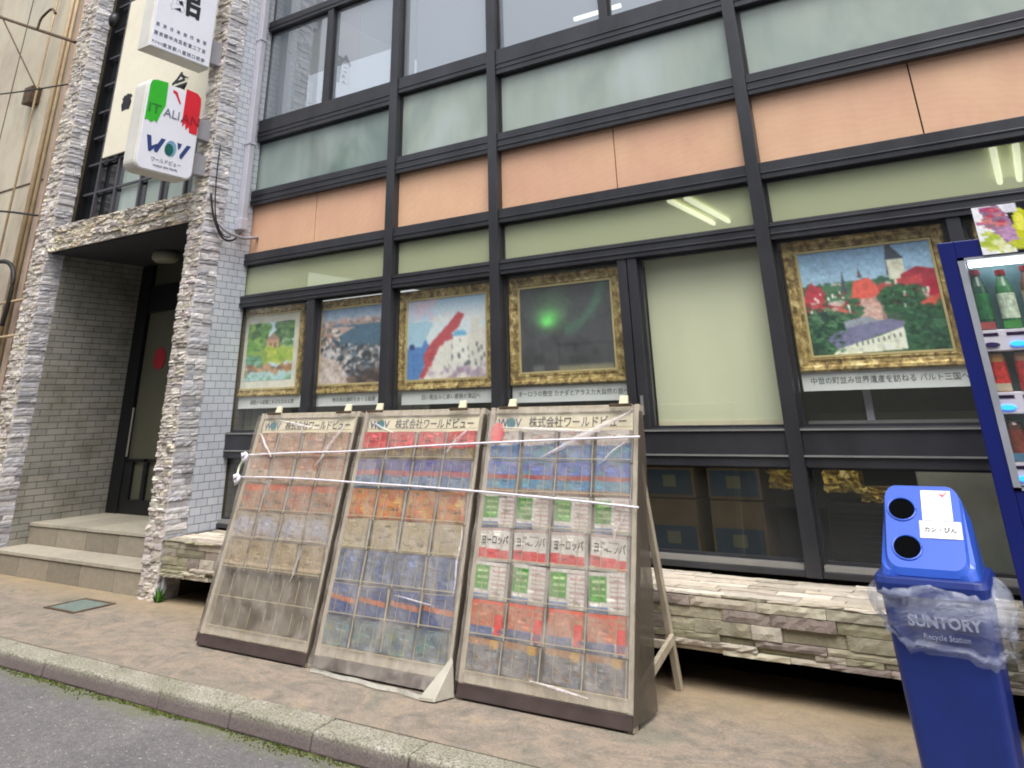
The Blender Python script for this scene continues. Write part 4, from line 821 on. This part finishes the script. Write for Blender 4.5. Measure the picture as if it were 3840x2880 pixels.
# brochures
def brochure_cv(kind):
    c = Cv(24, 28, (222, 218, 212)); R_ = rng
    def bl(cols, y0=0, y1=1, n=30, r=(.04, .12), a=.7): c.blotch(0, y0, 1, y1, cols, n, r, a)
    if kind == 'white_blue': c.rect(0, .0, 1, .5, (214, 206, 200)); bl([(160, 140, 136), (230, 226, 220), (196, 120, 110)], .0, .5, 14, (.03, .08), .5); c.rect(0, .5, 1, 1, (92, 130, 176)); bl([(70, 110, 170), (120, 150, 190), (100, 160, 170)], .5, 1, 18)
    if kind == 'blue_red': c.rect(0, 0, 1, .42, (84, 104, 170)); bl([(96, 120, 190), (70, 130, 150)], 0, .42, 14); c.rect(0, .42, 1, .56, (150, 60, 64)); c.rect(0, .56, 1, .86, (74, 134, 168)); bl([(60, 120, 170), (96, 150, 160)], .56, .86, 10); c.rect(0, .86, 1, 1, (150, 120, 104))
    if kind == 'green_box': c.rect(.06, .10, .50, .74, (78, 150, 62)); c.rect(.12, .2, .46, .28, (180, 214, 150)); c.rect(.12, .4, .46, .46, (170, 206, 140)); c.rect(.12, .56, .46, .62, (170, 206, 140)); c.rect(0, .86, .55, 1, (120, 144, 184)); [c.rect(.58, y, .94, y + .05, (190, 160, 158)) for y in np.arange(.1, .9, .12)]
    if kind == 'europe': c.rect(0, 0, 1, .12, (190, 170, 166)); c.poly([(.0, .60), (.95, .68), (.95, .96), (.0, .90)], (206, 84, 88))
    if kind == 'red_sheet': c.rect(0, 0, 1, .7, (190, 120, 96)); c.rect(0, 0, 1, .12, (222, 84, 50)); bl([(214, 90, 70), (170, 130, 110), (200, 150, 120)], .1, .7, 26, (.03, .08)); c.rect(.74, .35, .96, .95, (214, 66, 66)); c.rect(.05, .7, .7, 1, (84, 100, 140)); bl([(110, 130, 160), (70, 84, 120)], .75, 1, 6)
    if kind == 'grey_city': c.rect(0, 0, 1, 1, (112, 114, 122)); bl([(96, 108, 128), (150, 130, 116), (74, 82, 100), (150, 156, 160), (120, 94, 86)], 0, 1, 60, (.03, .08)); c.rect(0, 0, 1, .2, (170, 130, 96)); c.rect(.7, .0, .9, .3, (190, 150, 70))
    if kind == 'red_brown': c.rect(0, 0, 1, .62, (206, 72, 78)); bl([(226, 96, 100), (190, 50, 60)], .1, .6, 16); c.rect(0, .62, 1, 1, (138, 118, 84)); bl([(160, 140, 90), (110, 90, 76)], .65, 1, 16)
    if kind == 'purple': c.rect(0, 0, 1, .4, (92, 92, 146)); bl([(110, 110, 170), (80, 80, 120)], 0, .4, 12); c.rect(0, .4, 1, .56, (168, 92, 104)); c.rect(0, .56, 1, 1, (98, 126, 158)); bl([(130, 150, 170), (84, 110, 150)], .6, 1, 12)
    if kind == 'orange': c.rect(0, 0, 1, 1, (190, 132, 76)); bl([(214, 116, 60), (206, 170, 84), (170, 120, 80), (196, 90, 60)], 0, 1, 40)
    if kind == 'beige': c.rect(0, 0, 1, 1, (178, 164, 136)); bl([(190, 180, 156), (160, 150, 124), (190, 172, 160)], 0, 1, 24)
    if kind == 'blue_grey': c.rect(0, 0, 1, 1, (98, 112, 140)); bl([(120, 134, 164), (80, 92, 120), (110, 120, 130), (140, 150, 176)], 0, 1, 34)
    if kind == 'blue_orange': c.rect(0, 0, 1, 1, (72, 88, 134)); c.poly([(0, .36), (1, .46), (1, .62), (0, .50)], (190, 120, 92)); bl([(60, 76, 124), (90, 104, 140)], .6, 1, 14); c.rect(0, 0, 1, .05, (206, 200, 184))
    if kind == 'teal': c.rect(0, 0, 1, 1, (106, 120, 124)); bl([(90, 130, 130), (120, 140, 150), (130, 140, 110), (84, 100, 120)], 0, 1, 40)
    if kind == 'faded': c.rect(0, 0, 1, 1, (176, 140, 118)); bl([(196, 132, 112), (166, 146, 126), (196, 170, 146), (150, 130, 130)], 0, 1, 34)
    if kind == 'tan': c.rect(0, 0, 1, .45, (170, 128, 104)); c.rect(0, .45, 1, 1, (190, 164, 144)); bl([(160, 140, 130), (196, 176, 160)], 0, 1, 16, (.03, .1), .5)
    if kind == 'rust': c.rect(0, 0, 1, 1, (168, 128, 104)); c.rect(0, 0, 1, .25, (196, 112, 84)); bl([(140, 124, 106), (176, 110, 100), (120, 110, 98)], .2, 1, 26)
    if kind == 'dome': c.rect(0, 0, 1, 1, (160, 146, 128)); c.ell(.5, .55, .42, .38, (170, 168, 178)); c.rect(0, .7, 1, 1, (160, 148, 142)); bl([(190, 180, 176), (150, 150, 160)], .2, .9, 10)
    if kind == 'brownpage': c.rect(0, 0, 1, .75, (156, 138, 108)); c.rect(0, .75, 1, .86, (196, 176, 146)); c.rect(0, .86, 1, 1, (120, 106, 82)); bl([(140, 124, 96), (166, 148, 116)], 0, .7, 14)
    for _ in range(7):      # small print-like flecks
        x_, y_ = rng.uniform(.05, .7), rng.uniform(.05, .92); k_ = rng.choice([.62, .75, 1.25]); w_ = rng.uniform(.1, .3)
        m_ = (c.X > x_) & (c.X < x_ + w_) & (c.Y > y_) & (c.Y < y_ + .045); c.a[m_] *= k_
    c.a[:, :1] *= .7; c.a[:, -1:] *= .7
    g_ = c.a.mean(2, keepdims=True); c.a = (g_ + (c.a - g_) * 1.12) * .90
    return c.noise(9)
SET = {3: [('white_blue', 'white and blue'), ('blue_red', 'blue with red stripe'), ('green_box', 'white with green box'), ('europe', 'red banded Europe'), ('green_box', 'lower white with green box'), ('red_sheet', 'bright red and orange'), ('grey_city', 'grey city photo')],
       2: [('red_brown', 'crimson'), ('purple', 'purple and blue'), ('orange', 'orange and yellow'), ('beige', 'pale beige'), ('blue_grey', 'blue grey'), ('blue_orange', 'navy with orange stripe'), ('teal', 'teal grey')],
       1: [('faded', 'faded pink'), ('tan', 'tan'), ('rust', 'rust brown'), ('dome', 'grey and lavender'), ('brownpage', 'drab brown')]}
WHO = {3: 'right', 2: 'middle', 1: 'left'}; CN = ['leftmost', 'second from left', 'third from left', 'rightmost']
for rkk, rows in SET.items():
    for ri, (kind, desc) in enumerate(rows):
        z1, z0 = ZR[ri] + .002, ZR[ri + 1] + .006
        hh = (z1 - z0) * math.hypot(1, SL); up = (rk(0, 1) - rk(0, 0)).normalized(); wd = .236
        protos = []
        for var in range(2):
            b = MB(); cv = brochure_cv(kind); bend = (lambda u, v, s=var: .006 * math.sin(u * 3.1) + (.010 if s else .004) * v * v)
            off = .007; o0 = Vector((-wd / 2, 0, 0)) + up * 0; nz = Vector((1, 0, 0)).cross(up)
            picture(b, cv, o0 + nz * .010, (1, 0, 0), up, wd, hh, bend)
            wc = lin((214, 210, 200)); bk = [o0 - nz * .004, o0 + Vector((wd, 0, 0)) - nz * .004, o0 + Vector((wd, 0, 0)) + up * hh - nz * .004, o0 + up * hh - nz * .004]
            fr = [o0 + nz * .010, o0 + Vector((wd, 0, 0)) + nz * .010, o0 + Vector((wd, 0, 0)) + up * hh + nz * .010, o0 + up * hh + nz * .010]
            for q in range(4): b.poly([bk[q], bk[(q + 1) % 4], fr[(q + 1) % 4], fr[q]], wc)
            b.poly(bk[::-1], wc)
            ob = b.build('brochure', M['pic'], None, loc=(0, 0, 0))
            if kind == 'europe': text('lettering', 'ヨーロッパ', .055, M['ink'], ob, up * hh * .62 + nz * .018, (1, 0, 0), up, bold=.004, stretch=.72)
            protos.append(ob)
        grp = '%s brochures on the %s rack' % (desc, WHO[rkk])
        for ci, cxx in enumerate((-.395, -.137, .122, .380)):
            k = ci % 2; ob = protos[k] if ci < 2 else copy_tree(protos[k])
            p = rk(cxx + random.uniform(-.009, .009), z0, .004) + Vector((RX[rkk], RY, 0)); ob.location = p; ob.rotation_euler = (0, random.uniform(-.03, .03), random.uniform(-.04, .04))
            tag(ob, '%s brochure, %s in its row on the %s rack' % (desc, CN[ci], WHO[rkk]), 'brochure', grp)
# red stickers on the right rack header
tk = thing('sticker', 'red round sticker on the top left of the right rack', 'sticker', tuple(rk(-.47, 1.33, .03) + Vector((RX[3], RY, 0))))
b = MB(); up = (rk(0, 1) - rk(0, 0)).normalized(); base = rk(-.46, 1.335, .034) + Vector((RX[3], RY, 0)); b.poly([base + Vector((1, 0, 0)) * .052 * math.cos(a) + up * .062 * math.sin(a) for a in [2 * math.pi * k / 20 for k in range(20)]]); b.build('disc', flat('pinkish_red_sticker', (226, 92, 100), .5), tk)
# vinyl covers
def cover(rkk, label, flare, flap_l, flap_r):
    t_ = thing('plastic_cover', label, 'plastic sheet', (RX[rkk], RY, 0), 'clear sheets covering the racks')
    h = RW / 2; nx, nz_ = 44, 60; P = []; rs = np.random.default_rng(rkk)
    ph = rs.uniform(0, 6, 8)
    for i in range(nz_ + 1):
        z0_ = .075 if not flare else .012; z = z0_ + (1.47 - z0_) * i / nz_; row = []
        for j in range(nx + 1):
            u = j / nx; x = -h - .004 + (RW + .008) * u
            wr = .007 * math.sin(9 * u + 7 * z + ph[0]) * math.sin(5 * z + ph[1]) + .005 * math.sin(22 * u - 13 * z + ph[2]) + .003 * math.sin(41 * u + 30 * z + ph[3])
            # diagonal tension folds from the clips
            for (fx, s_) in ((.14, 1), (.9, -1)):
                dline = abs((u - fx) - s_ * (1.49 - z) * .8); wr += .016 * math.exp(-(dline / .02) ** 2) * max(0, 1 - (1.49 - z) / .7)
            o_ = .040 + wr
            if flare and z < .14: o_ += (flare * (.14 - z) / .14) * (.25 + .75 * u)
            p = rk(x, z, o_); p.z = max(p.z, .008 if not flare else .006); row.append(p)
        P.append(row)
    b = MB(); b.grid([[p + Vector((RX[rkk], RY, 0)) for p in r_] for r_ in P]); b.build('front_sheet', M['sheet'], t_, smooth=True)
    FD = {1: (((.46, 1.42), (.24, 1.12), .03), ((-.46, 1.34), (-.26, 1.17), .022), ((-.3, 1.43), (.2, 1.36), .02), ((.30, .60), (.26, .42), .008)),
          2: (((.47, 1.38), (.26, 1.19), .024), ((-.42, 1.40), (-.20, 1.33), .018), ((.505, .80), (.50, .45), .016), ((.06, .42), (.38, .39), .012)),
          3: (((.50, 1.44), (-.10, 1.19), .036), ((-.44, 1.36), (.30, 1.33), .024), ((.50, 1.30), (.30, 1.16), .014), ((.47, .92), (.40, .75), .010), ((-.05, .13), (.30, .10), .018))}[rkk]
    for (xa, za), (xb, zb_), wd_ in FD:
        b = MB(); G = []
        for i in range(15):
            q = i / 14; w_ = wd_ * math.sin(math.pi * min(.97, max(.05, q))) ** .6; row = []
            cx_, cz_ = xa + (xb - xa) * q + .006 * math.sin(9 * q), za + (zb_ - za) * q
            dx_, dz_ = (zb_ - za), -(xb - xa); l_ = math.hypot(dx_, dz_)
            for j in range(5):
                e_ = (j / 4 - .5) * w_; row.append(rk(cx_ + dx_ / l_ * e_, cz_ + dz_ / l_ * e_, .052 + .008 * math.cos((j / 4 - .5) * 3)) + Vector((RX[rkk], RY, 0)))
            G.append(row)
        b.grid(G); b.build('fold_highlight', M['fold_highlight'], t_, smooth=True)  # whitish strips paint the gloss streaks along the sheet's folds
    for sx, dep in ((-1, flap_l), (1, flap_r)):
        if not dep: continue
        G = []
        for i in range(31):
            z = .02 + 1.43 * i / 30; row = []
            for j in range(9):
                q = j / 8; d_ = dep * (1 - z / 1.5) * q + .01 * q
                p = rk(sx * (h + .006 + .008 * math.sin(9 * z + 3 * q) * q), z, .038 * (1 - q)); p.y += d_; row.append(p + Vector((RX[rkk], RY, 0)))
            G.append(row)
        b = MB(); b.grid(G); b.build('side_flap', M['sheet_side'], t_, smooth=True)
    return t_
cover(1, 'hazy vinyl sheet drawn tight over the left rack', 0, .10, .05)
c2_ = cover(2, 'hazy vinyl sheet over the middle rack with a flared white hem', .085, .05, .06)
b = MB(); pts = []
for i in range(25):
    u = i / 24; pts.append(Vector((RX[2] - .50 + 1.0 * u, RY - .055 - .085 * (.25 + .75 * u) + .008 * math.sin(19 * u), .008)))
for i in range(24):
    a_, b__ = pts[i], pts[i + 1]; b.poly([a_, b__, b__ + Vector((0, .02, .016)), a_ + Vector((0, .02, .016))])
b.build('hem', plasticmat('milky_vinyl_hem', (200, 200, 190), .45, .3, .3), c2_)
b = MB(); q = Vector((RX[2] + .52, RY - .12, .008)); b.hexa([q + Vector(v_) for v_ in ((-.09, -.03, 0), (.01, -.02, 0), (.06, .10, 0), (.01, .12, 0), (-.085, -.028, .012), (.0, -.018, .012), (.05, .10, .16), (.03, .12, .18))]); b.build('folded_corner', flat('grey_vinyl_corner', (176, 172, 160), .4), c2_)
cover(3, 'hazy vinyl sheet over the right rack wrapping round its right side', 0, .03, .27)
# ropes
def rp(x, z, off=.058): return rk(0, z, off) + Vector((x, RY, 0))
for nm, lab, pts in (('rope', 'upper white rope strung across the three racks', [rp(-5.43, 1.187, .03), rp(-4.9, 1.20), rp(-4.3, 1.215), rp(-3.7, 1.247), rp(-3.18, 1.268), rp(-2.6, 1.287), rp(-2.05, 1.305, .05)]),
                     ('rope', 'lower white rope sloping down across the three racks', [rp(-5.45, 1.035, .03), rp(-4.8, 1.033), rp(-4.2, 1.02), rp(-3.6, 1.008), rp(-3.1, .993), rp(-2.55, .972), rp(-2.05, .948, .05)])):
    o = cable(nm, lab, pts, .0058, M['rope'], 'rope', sub=8, group='ropes tied round the racks')
    q = pts[0]; b = MB(); loop = [q + Vector((-.035 + .03 * math.cos(a), 0, -.012 + .028 * math.sin(a))) for a in [2 * math.pi * k / 12 for k in range(13)]]; b.tube(loop, .009, 6); b.build('knot', M['rope'], o, smooth=True)
    b = MB(); b.tube([q, q + Vector((-.02, .0, -.03)), q + Vector((-.055, .0, -.06))], [.016, .02, .006], 7); b.tube([q + Vector((-.01, -.01, .01)), q + Vector((-.06, 0, -.01)), q + Vector((-.075, .0, .015))], [.014, .014, .005], 7); b.build('rope_end', M['rope'], o, smooth=True)
cable('rope', 'loose rope piece hanging between the two knots at the left rack', [rp(-5.45, 1.17, .03), rp(-5.50, 1.11, .02), rp(-5.49, 1.05, .03)], .010, flat('clear_cord', (190, 196, 176), .4), 'rope')
# clips
CL = [('first', RX[1] - .36), ('second', RX[1] + .40), ('third', RX[2] - .42), ('fourth', RX[2] + .34), ('fifth', RX[3] - .38), ('sixth', RX[3] + .43)]
for nm, x in CL:
    t_ = thing('clip', 'pale clip gripping the rack tops, %s from the left' % nm, 'clip', (x, RY + .4, 1.49), 'clips on the rack tops')
    a_ = rk(0, 1.478, .05) + Vector((x, RY, 0)); b = MB(); b.box(a_.x - .075, a_.x + .075, a_.y - .008, a_.y + .006, a_.z - .008, a_.z + .010); b.build('clip_bar', M['rust'], t_, bevel=.003)
    b = MB(); b.hexa([(x - .03, RY + .375, 1.485), (x + .03, RY + .375, 1.485), (x + .03, RY + .405, 1.485), (x - .03, RY + .405, 1.485), (x - .022, RY + .395, 1.545), (x + .028, RY + .395, 1.545), (x + .028, RY + .415, 1.545), (x - .022, RY + .415, 1.545)]); b.build('clip_grip', M['header'], t_, bevel=.005)

# ================================================================== recycling bin
BX, BY = -.538, 3.98
bn = thing('recycling_bin', 'blue drinks recycling bin with two round holes in its sloping lid', 'recycling bin', (BX, BY, 0))
b = MB(); R_ = []
for z, w_, d_ in ((0, .300, .27), (.02, .305, .275), (.62, .36, .33), (.80, .375, .345)): R_.append(rrect(BX, BY, w_, d_, .035, 5, z))
b.loft(R_); body = b.build('body', M['binblue'], bn)
b = MB(); b.loft([rrect(BX, BY - .005, .372, .345, .04, 5, .775), rrect(BX, BY - .005, .405, .38, .05, 5, .785), rrect(BX, BY - .005, .41, .385, .05, 5, .825), rrect(BX, BY - .005, .395, .37, .045, 5, .845), rrect(BX, BY - .005, .37, .345, .045, 5, .848)]); b.build('rim', M['binblue'], bn, smooth=False, bevel=.004)
b = MB(); zt = lambda x, y: .874 + (y - (BY - .165)) * .98
zf1 = lambda x, y: zt(x, y) - .02
rings = [rrect(BX, BY - .004, .355, .325, .045, 5, .846), rrect(BX, BY - .012, .335, .305, .05, 5, lambda x, y: .846 + (zt(x, y) - .846) * .6), rrect(BX, BY - .026, .300, .285, .05, 5, zf1), rrect(BX, BY - .027, .284, .270, .045, 5, zt)]
b.loft(rings); lid = b.build('lid', M['binlid'], bn)
nrm = Vector((0, -.98, 1)).normalized(); upv = Vector((0, 1, .98)).normalized()
def onlid(u, v): p = Vector((BX + u, BY - .03 + v, 0)); p.z = zt(p.x, p.y); return p
cut = []
for (u, v) in ((-.078, .055), (-.066, -.070)):
    c_ = onlid(u, v); q = MB(); q.tube([c_ + nrm * .05, c_ - nrm * .09], .053, 28); co = q.build('cut', M['black']); co.hide_render = True; cut.append(co)
    md = lid.modifiers.new('b', 'BOOLEAN'); md.operation = 'DIFFERENCE'; md.object = co; md.solver = 'EXACT'
bpy.context.view_layer.update(); me = bpy.data.meshes.new_from_object(lid.evaluated_get(bpy.context.evaluated_depsgraph_get())); lid.modifiers.clear(); lid.data = me
lid.data.materials.clear(); lid.data.materials.append(M['binlid'])
for co in cut: bpy.data.objects.remove(co)
for (u, v) in ((-.078, .055), (-.066, -.070)):
    c_ = onlid(u, v); b = MB(); ex = Vector((1, 0, 0)); b.tube([c_ + (ex * math.cos(a) + upv * math.sin(a)) * .0538 + nrm * .001 for a in [2 * math.pi * k / 30 for k in range(31)]], .0045, 6); b.build('hole_ring', M['binlid'], bn, smooth=True)
    b = MB(); b.tube([c_ - nrm * .0015, c_ - nrm * .088], .0528, 28); b.build('hole_shade', M['black'], bn)
lc = Cv(22, 22, (238, 240, 244)); lc.rect(.08, .08, .5, .2, (206, 214, 214)); lc.poly([(.62, .06), (.74, .16), (.9, .05), (.92, .1), (.78, .22), (.8, .3), (.72, .24), (.62, .18)], (210, 90, 104)); lc.rect(.1, .3, .9, .34, (222, 224, 230)); lc.rect(.1, .42, .8, .46, (224, 226, 232)); lc.noise(3)
b = MB(); picture(b, lc, onlid(.0, .020) + nrm * .002, (1, 0, 0), upv, .112, .142); b.build('notice_label', M['label'], bn)
lc = Cv(30, 10, (214, 214, 218)); lc.noise(8)
b = MB(); picture(b, lc, onlid(-.014, -.038) + nrm * .0025, (1, 0, 0), upv, .154, .078); nl = b.build('name_label', M['label'], bn)
text('lettering', 'カン・びん', .024, M['ink_grey'], nl, onlid(.062, -.012) + nrm * .004, (1, 0, 0), upv, bold=.01)
text('lettering', 'SUNTORY', .052, M['letter_pale'], body, (BX + .022, BY - .1745, .703), (1, 0, 0), (0, .03, 1), bold=.03, stretch=1.05, depth=.002)
text('lettering', 'Recycle Station', .026, M['letter_pale'], body, (BX + .022, BY - .1725, .655), (1, 0, 0), (0, .03, 1))
# bin bag
b = MB(); nA, nB = 72, 26; G = []
for i in range(nB + 1):
    v = i / nB; z = .832 - .225 * v; row = []
    for j in range(nA + 1):
        a = 2 * math.pi * j / nA; bul = math.sin(math.pi * min(1, v * 1.15) ** .8) if v < .87 else max(0, .45 - (v - .87) * 3)
        rx = .192 + .055 * max(0, bul) + .006 * math.sin(9 * a + 5 * v) + .007 * math.sin(17 * a - 9 * v) * v; ry = .18 + .05 * max(0, bul) + .006 * math.sin(11 * a + 4 * v)
        ca, sa = math.cos(a), math.sin(a); e_ = .55; px_ = math.copysign(abs(ca) ** e_, ca) * rx; py_ = math.copysign(abs(sa) ** e_, sa) * ry
        zz = z + .02 * math.sin(a * 2 + 1) * v + .025 * ca * v * -1 + .010 * math.sin(7 * a) * v + .006 * math.sin(23 * a + 11 * v)
        row.append((BX + px_ + (.035 * v if ca > 0 else .0), BY + py_, zz))
    G.append(row)
b.grid(G)
for k in range(5):  # gathered folds
    z = .745 - k * .016; yy = BY - .226; b.grid([[(BX - .17 + .34 * j / 14, yy - .010 * math.sin(j * .9 + k) - q * .010, z + .05 * (j / 14) + q * .010 + .006 * math.sin(j * 1.3 + k)) for j in range(15)] for q in range(2)])
tag(b.build('bin_bag', M['bag'], None, loc=(BX, BY, .6), smooth=True), 'clear crumpled plastic bag bulging out under the lid of the blue bin', 'plastic bag')

# ================================================================== vending machine
VY = 4.42; VX0, VX1 = -.278, .85
vm = thing('vending_machine', 'tall dark blue drinks vending machine at the right edge beside the bin', 'vending machine', (.3, 4.75, 0))
b = MB()
b.box(VX0, VX1, VY + .14, 4.99, .0, 2.20); b.build('cabinet', M['vblue'], vm, bevel=.012)
b = MB(); dx0, dx1, dz0, dz1 = VX0 + .072, VX1 - .07, 1.105, 2.115
for a in ((VX0, dx0, .08, 2.20), (dx1, VX1, .08, 2.20), (dx0, dx1, .08, dz0), (dx0, dx1, dz1, 2.20)): b.box(a[0], a[1], VY, VY + .139, a[2], a[3])
df = b.build('door', M['vblue'], vm, bevel=.004)
b = MB()
for a in ((dx0, dx0 + .030, dz0, dz1), (dx1 - .012, dx1, dz0, dz1), (dx0, dx1, dz0, dz0 + .012), (dx0, dx1, dz1 - .012, dz1)): b.box(a[0], a[1], VY - .006, VY + .130, a[2], a[3])
b.build('display_surround', M['vgrey'], vm)
b = MB(); b.box(dx0, dx1, VY + .128, VY + .138, dz0, dz1); b.build('display_back', flat('teal_display_back', (92, 136, 142), .5, 0, .3, 8), vm)
b = MB(); b.poly([(dx0, VY + .004, dz0), (dx1, VY + .004, dz0), (dx1, VY + .004, dz1), (dx0, VY + .004, dz1)]); b.build('display_window', glassmat('display_glass', (1, 1, 1), .04, .3), vm)
rowsz = (1.715, 1.445, 1.155)
mt_btn_blue = flat('lit_blue_button', (40, 130, 240), .3, bst=0, emit=1.6); mt_btn_dark = flat('dark_button', (52, 44, 84), .3); mt_price = flat('dark_price_tag', (70, 44, 90), .5)
for ri, z in enumerate(rowsz):
    sh = box('product_shelf', M['vwhite'], vm, dx0 + .02, dx1 - .012, VY + .006, VY + .12, z - .032, z + .062, bevel=.004)
    for ci in range(9):
        x = -.150 + .105 * ci
        bb = MB(); ring = [(x + .034 * math.cos(a), 0, z + .012 * math.sin(a) - .004) for a in [2 * math.pi * k / 18 for k in range(18)]]
        bb.loft([[(p[0], VY + .006, p[2]) for p in ring][::-1], [(x + (p[0] - x) * .85, VY - .004, z - .004 + (p[2] - z + .004) * .8) for p in ring][::-1]]); bb.build('button', mt_btn_dark if (ri, ci) in ((0, 0), (2, 4)) else mt_btn_blue, sh)
        box('product_card', flat('card_%d' % ((ri * 3 + ci) % 5), [(206, 120, 120), (110, 190, 110), (226, 214, 190), (190, 90, 90), (120, 170, 200)][(ri * 2 + ci) % 5], .5, bst=0), sh, x - .036, x + .036, VY + .004, VY + .0075, z + .066, z + .098)
        box('price_tag', mt_price, sh, x - .036, x + .036, VY + .004, VY + .006, z + .034, z + .048)
b = MB(); b.tube([(dx0 + .04, VY + .05, dz1 - .03), (dx1 - .03, VY + .05, dz1 - .03)], .012, 8); b.build('display_lamp', flat('display_lamp_tube', (245, 250, 255), .4, bst=0, emit=5), vm)
# drinks
def bottle(label, x, z, cap, liq, lab, can=False, hh=.22):
    t_ = thing('can' if can else 'bottle', label, 'can' if can else 'bottle', (x, VY + .07, z), 'drinks on show in the blue machine')
    A = [2 * math.pi * k / 16 for k in range(16)]; ring = lambda r, zz: [(x + r * math.cos(a), VY + .07 + r * math.sin(a), zz) for a in A]
    if can: pr = [(.031, 0), (.036, .008), (.036, .150), (.030, .163)]; hh = .163
    else: pr = [(.033, 0), (.038, .01), (.038, hh * .62), (.034, hh * .72), (.018, hh * .88), (.017, hh * .92)]
    bb = MB(); bb.loft([ring(r, z + q) for r, q in pr]); bb.build('container', flat('drink_' + liq[0], liq[1], .25, coat=.5, var=.1), t_, smooth=False)
    bb = MB(); bb.loft([ring((.0366 if can else .0386), z + hh * .18), ring((.0366 if can else .0386), z + hh * (.8 if can else .60))], cap0=False, cap1=False); bb.build('wrapper', flat('wrap_' + lab[0], lab[1], .4, 0, .3, 40), t_)
    if not can: bb = MB(); bb.loft([ring(.022, z + hh * .91), ring(.022, z + hh)]); bb.build('cap', flat('cap_' + cap[0], cap[1], .4), t_)
    else: bb = MB(); bb.loft([ring(.027, z + .163), ring(.027, z + .166)]); bb.build('can_lid', M['metal_lt'], t_)
z0 = rowsz[0] + .062
bottle('dark green bottle leftmost on the top shelf of the machine', -.150, z0, ('r', (140, 40, 60)), ('g', (22, 78, 58)), ('dg', (34, 110, 66)), hh=.285)
bottle('green bottle with a pale label second on the top shelf', -.045, z0, ('rd', (150, 30, 44)), ('g2', (50, 120, 70)), ('w', (206, 226, 200)), hh=.275)
bottle('brown bottle third on the top shelf of the machine', .06, z0, ('rd2', (150, 30, 44)), ('br', (110, 60, 44)), ('cr', (196, 170, 140)), hh=.285)
z0 = rowsz[1] + .062
bottle('red and gold can leftmost on the middle shelf', -.150, z0, None, ('gd', (196, 150, 90)), ('rr', (206, 54, 48)), True)
bottle('red can second on the middle shelf', -.045, z0, None, ('gd2', (180, 140, 110)), ('rr2', (196, 60, 60)), True)
bottle('green can third on the middle shelf', .06, z0, None, ('gn', (90, 130, 50)), ('gr2', (60, 120, 60)), True)
z0 = rowsz[2] + .062
bottle('dark brown can leftmost on the bottom shelf', -.150, z0, None, ('bk', (90, 60, 50)), ('br3', (130, 60, 44)), True)
bottle('deep red can second on the bottom shelf', -.045, z0, None, ('bk2', (120, 40, 40)), ('br4', (160, 40, 40)), True)
bottle('red can third on the bottom shelf', .06, z0, None, ('bk3', (120, 40, 40)), ('br5', (150, 50, 44)), True)
# advert board on top
ac = Cv(44, 30, (232, 234, 240)); ac.rect(.38, 0, 1, 1, (20, 22, 30)); ac.blotch(.05, .55, .5, .98, [(196, 206, 96), (222, 226, 180), (170, 190, 70)], 50, (.03, .08)); ac.poly([(.08, .05), (.3, .0), (.5, .7), (.34, .9), (.18, .5)], (150, 120, 150)); ac.blotch(.1, .05, .34, .45, [(190, 70, 90), (160, 60, 110), (214, 130, 120), (120, 110, 130)], 50, (.02, .05)); ac.blotch(.25, .5, .42, .75, [(190, 150, 190), (170, 130, 160)], 20, (.03, .06))
ac.ell(.52, .5, .10, .36, (196, 200, 40)); ac.ell(.50, .42, .05, .2, (226, 224, 90)); ac.blotch(.36, .76, .62, .95, [(206, 206, 60), (180, 190, 50)], 30, (.03, .06)); ac.rect(.36, 0, .5, .2, (214, 214, 226)); ac.rect(.66, .05, .95, .3, (190, 190, 196)); ac.noise(6)
ad_ = thing('advert_board', 'white and yellow drinks advert board standing on top of the vending machine', 'advert', (.1, VY - .01, 2.12))
b = MB(); picture(b, ac, (-.092, VY - .012, 2.118), (1, 0, 0), (0, 0, 1), .38, .23); b.build('print', M['pic'], ad_)
box('board', M['black'], ad_, -.092, .288, VY - .011, VY - .003, 2.118, 2.348)

# small weed at the pillar foot
b = MB()
for _ in range(60):
    a = random.uniform(0, 6.3); r = random.uniform(.01, .06); x, y = -6.90 + random.uniform(-.03, .03), 5.0 + random.uniform(-.02, .02); h = random.uniform(.03, .12)
    p0 = Vector((x, y, 0)); p1 = Vector((x + r * math.cos(a), y + r * math.sin(a), h)); s_ = Vector((-math.sin(a), math.cos(a), 0)) * .009
    b.poly([p0, p1 * .5 + p0 * .5 + s_, p1, p1 * .5 + p0 * .5 - s_], lin(random.choice([(70, 120, 50), (96, 144, 64), (60, 100, 44)])))
tag(b.build('weed', M['moss'], None, loc=(-6.9, 5.0, 0)), 'small green weed at the foot of the stone pillar by the dark gap', 'weed')
# light debris on the ground in front of the ledge
for o in bpy.data.objects:
    if o.type == 'MESH' and o.data.users > 1: pass
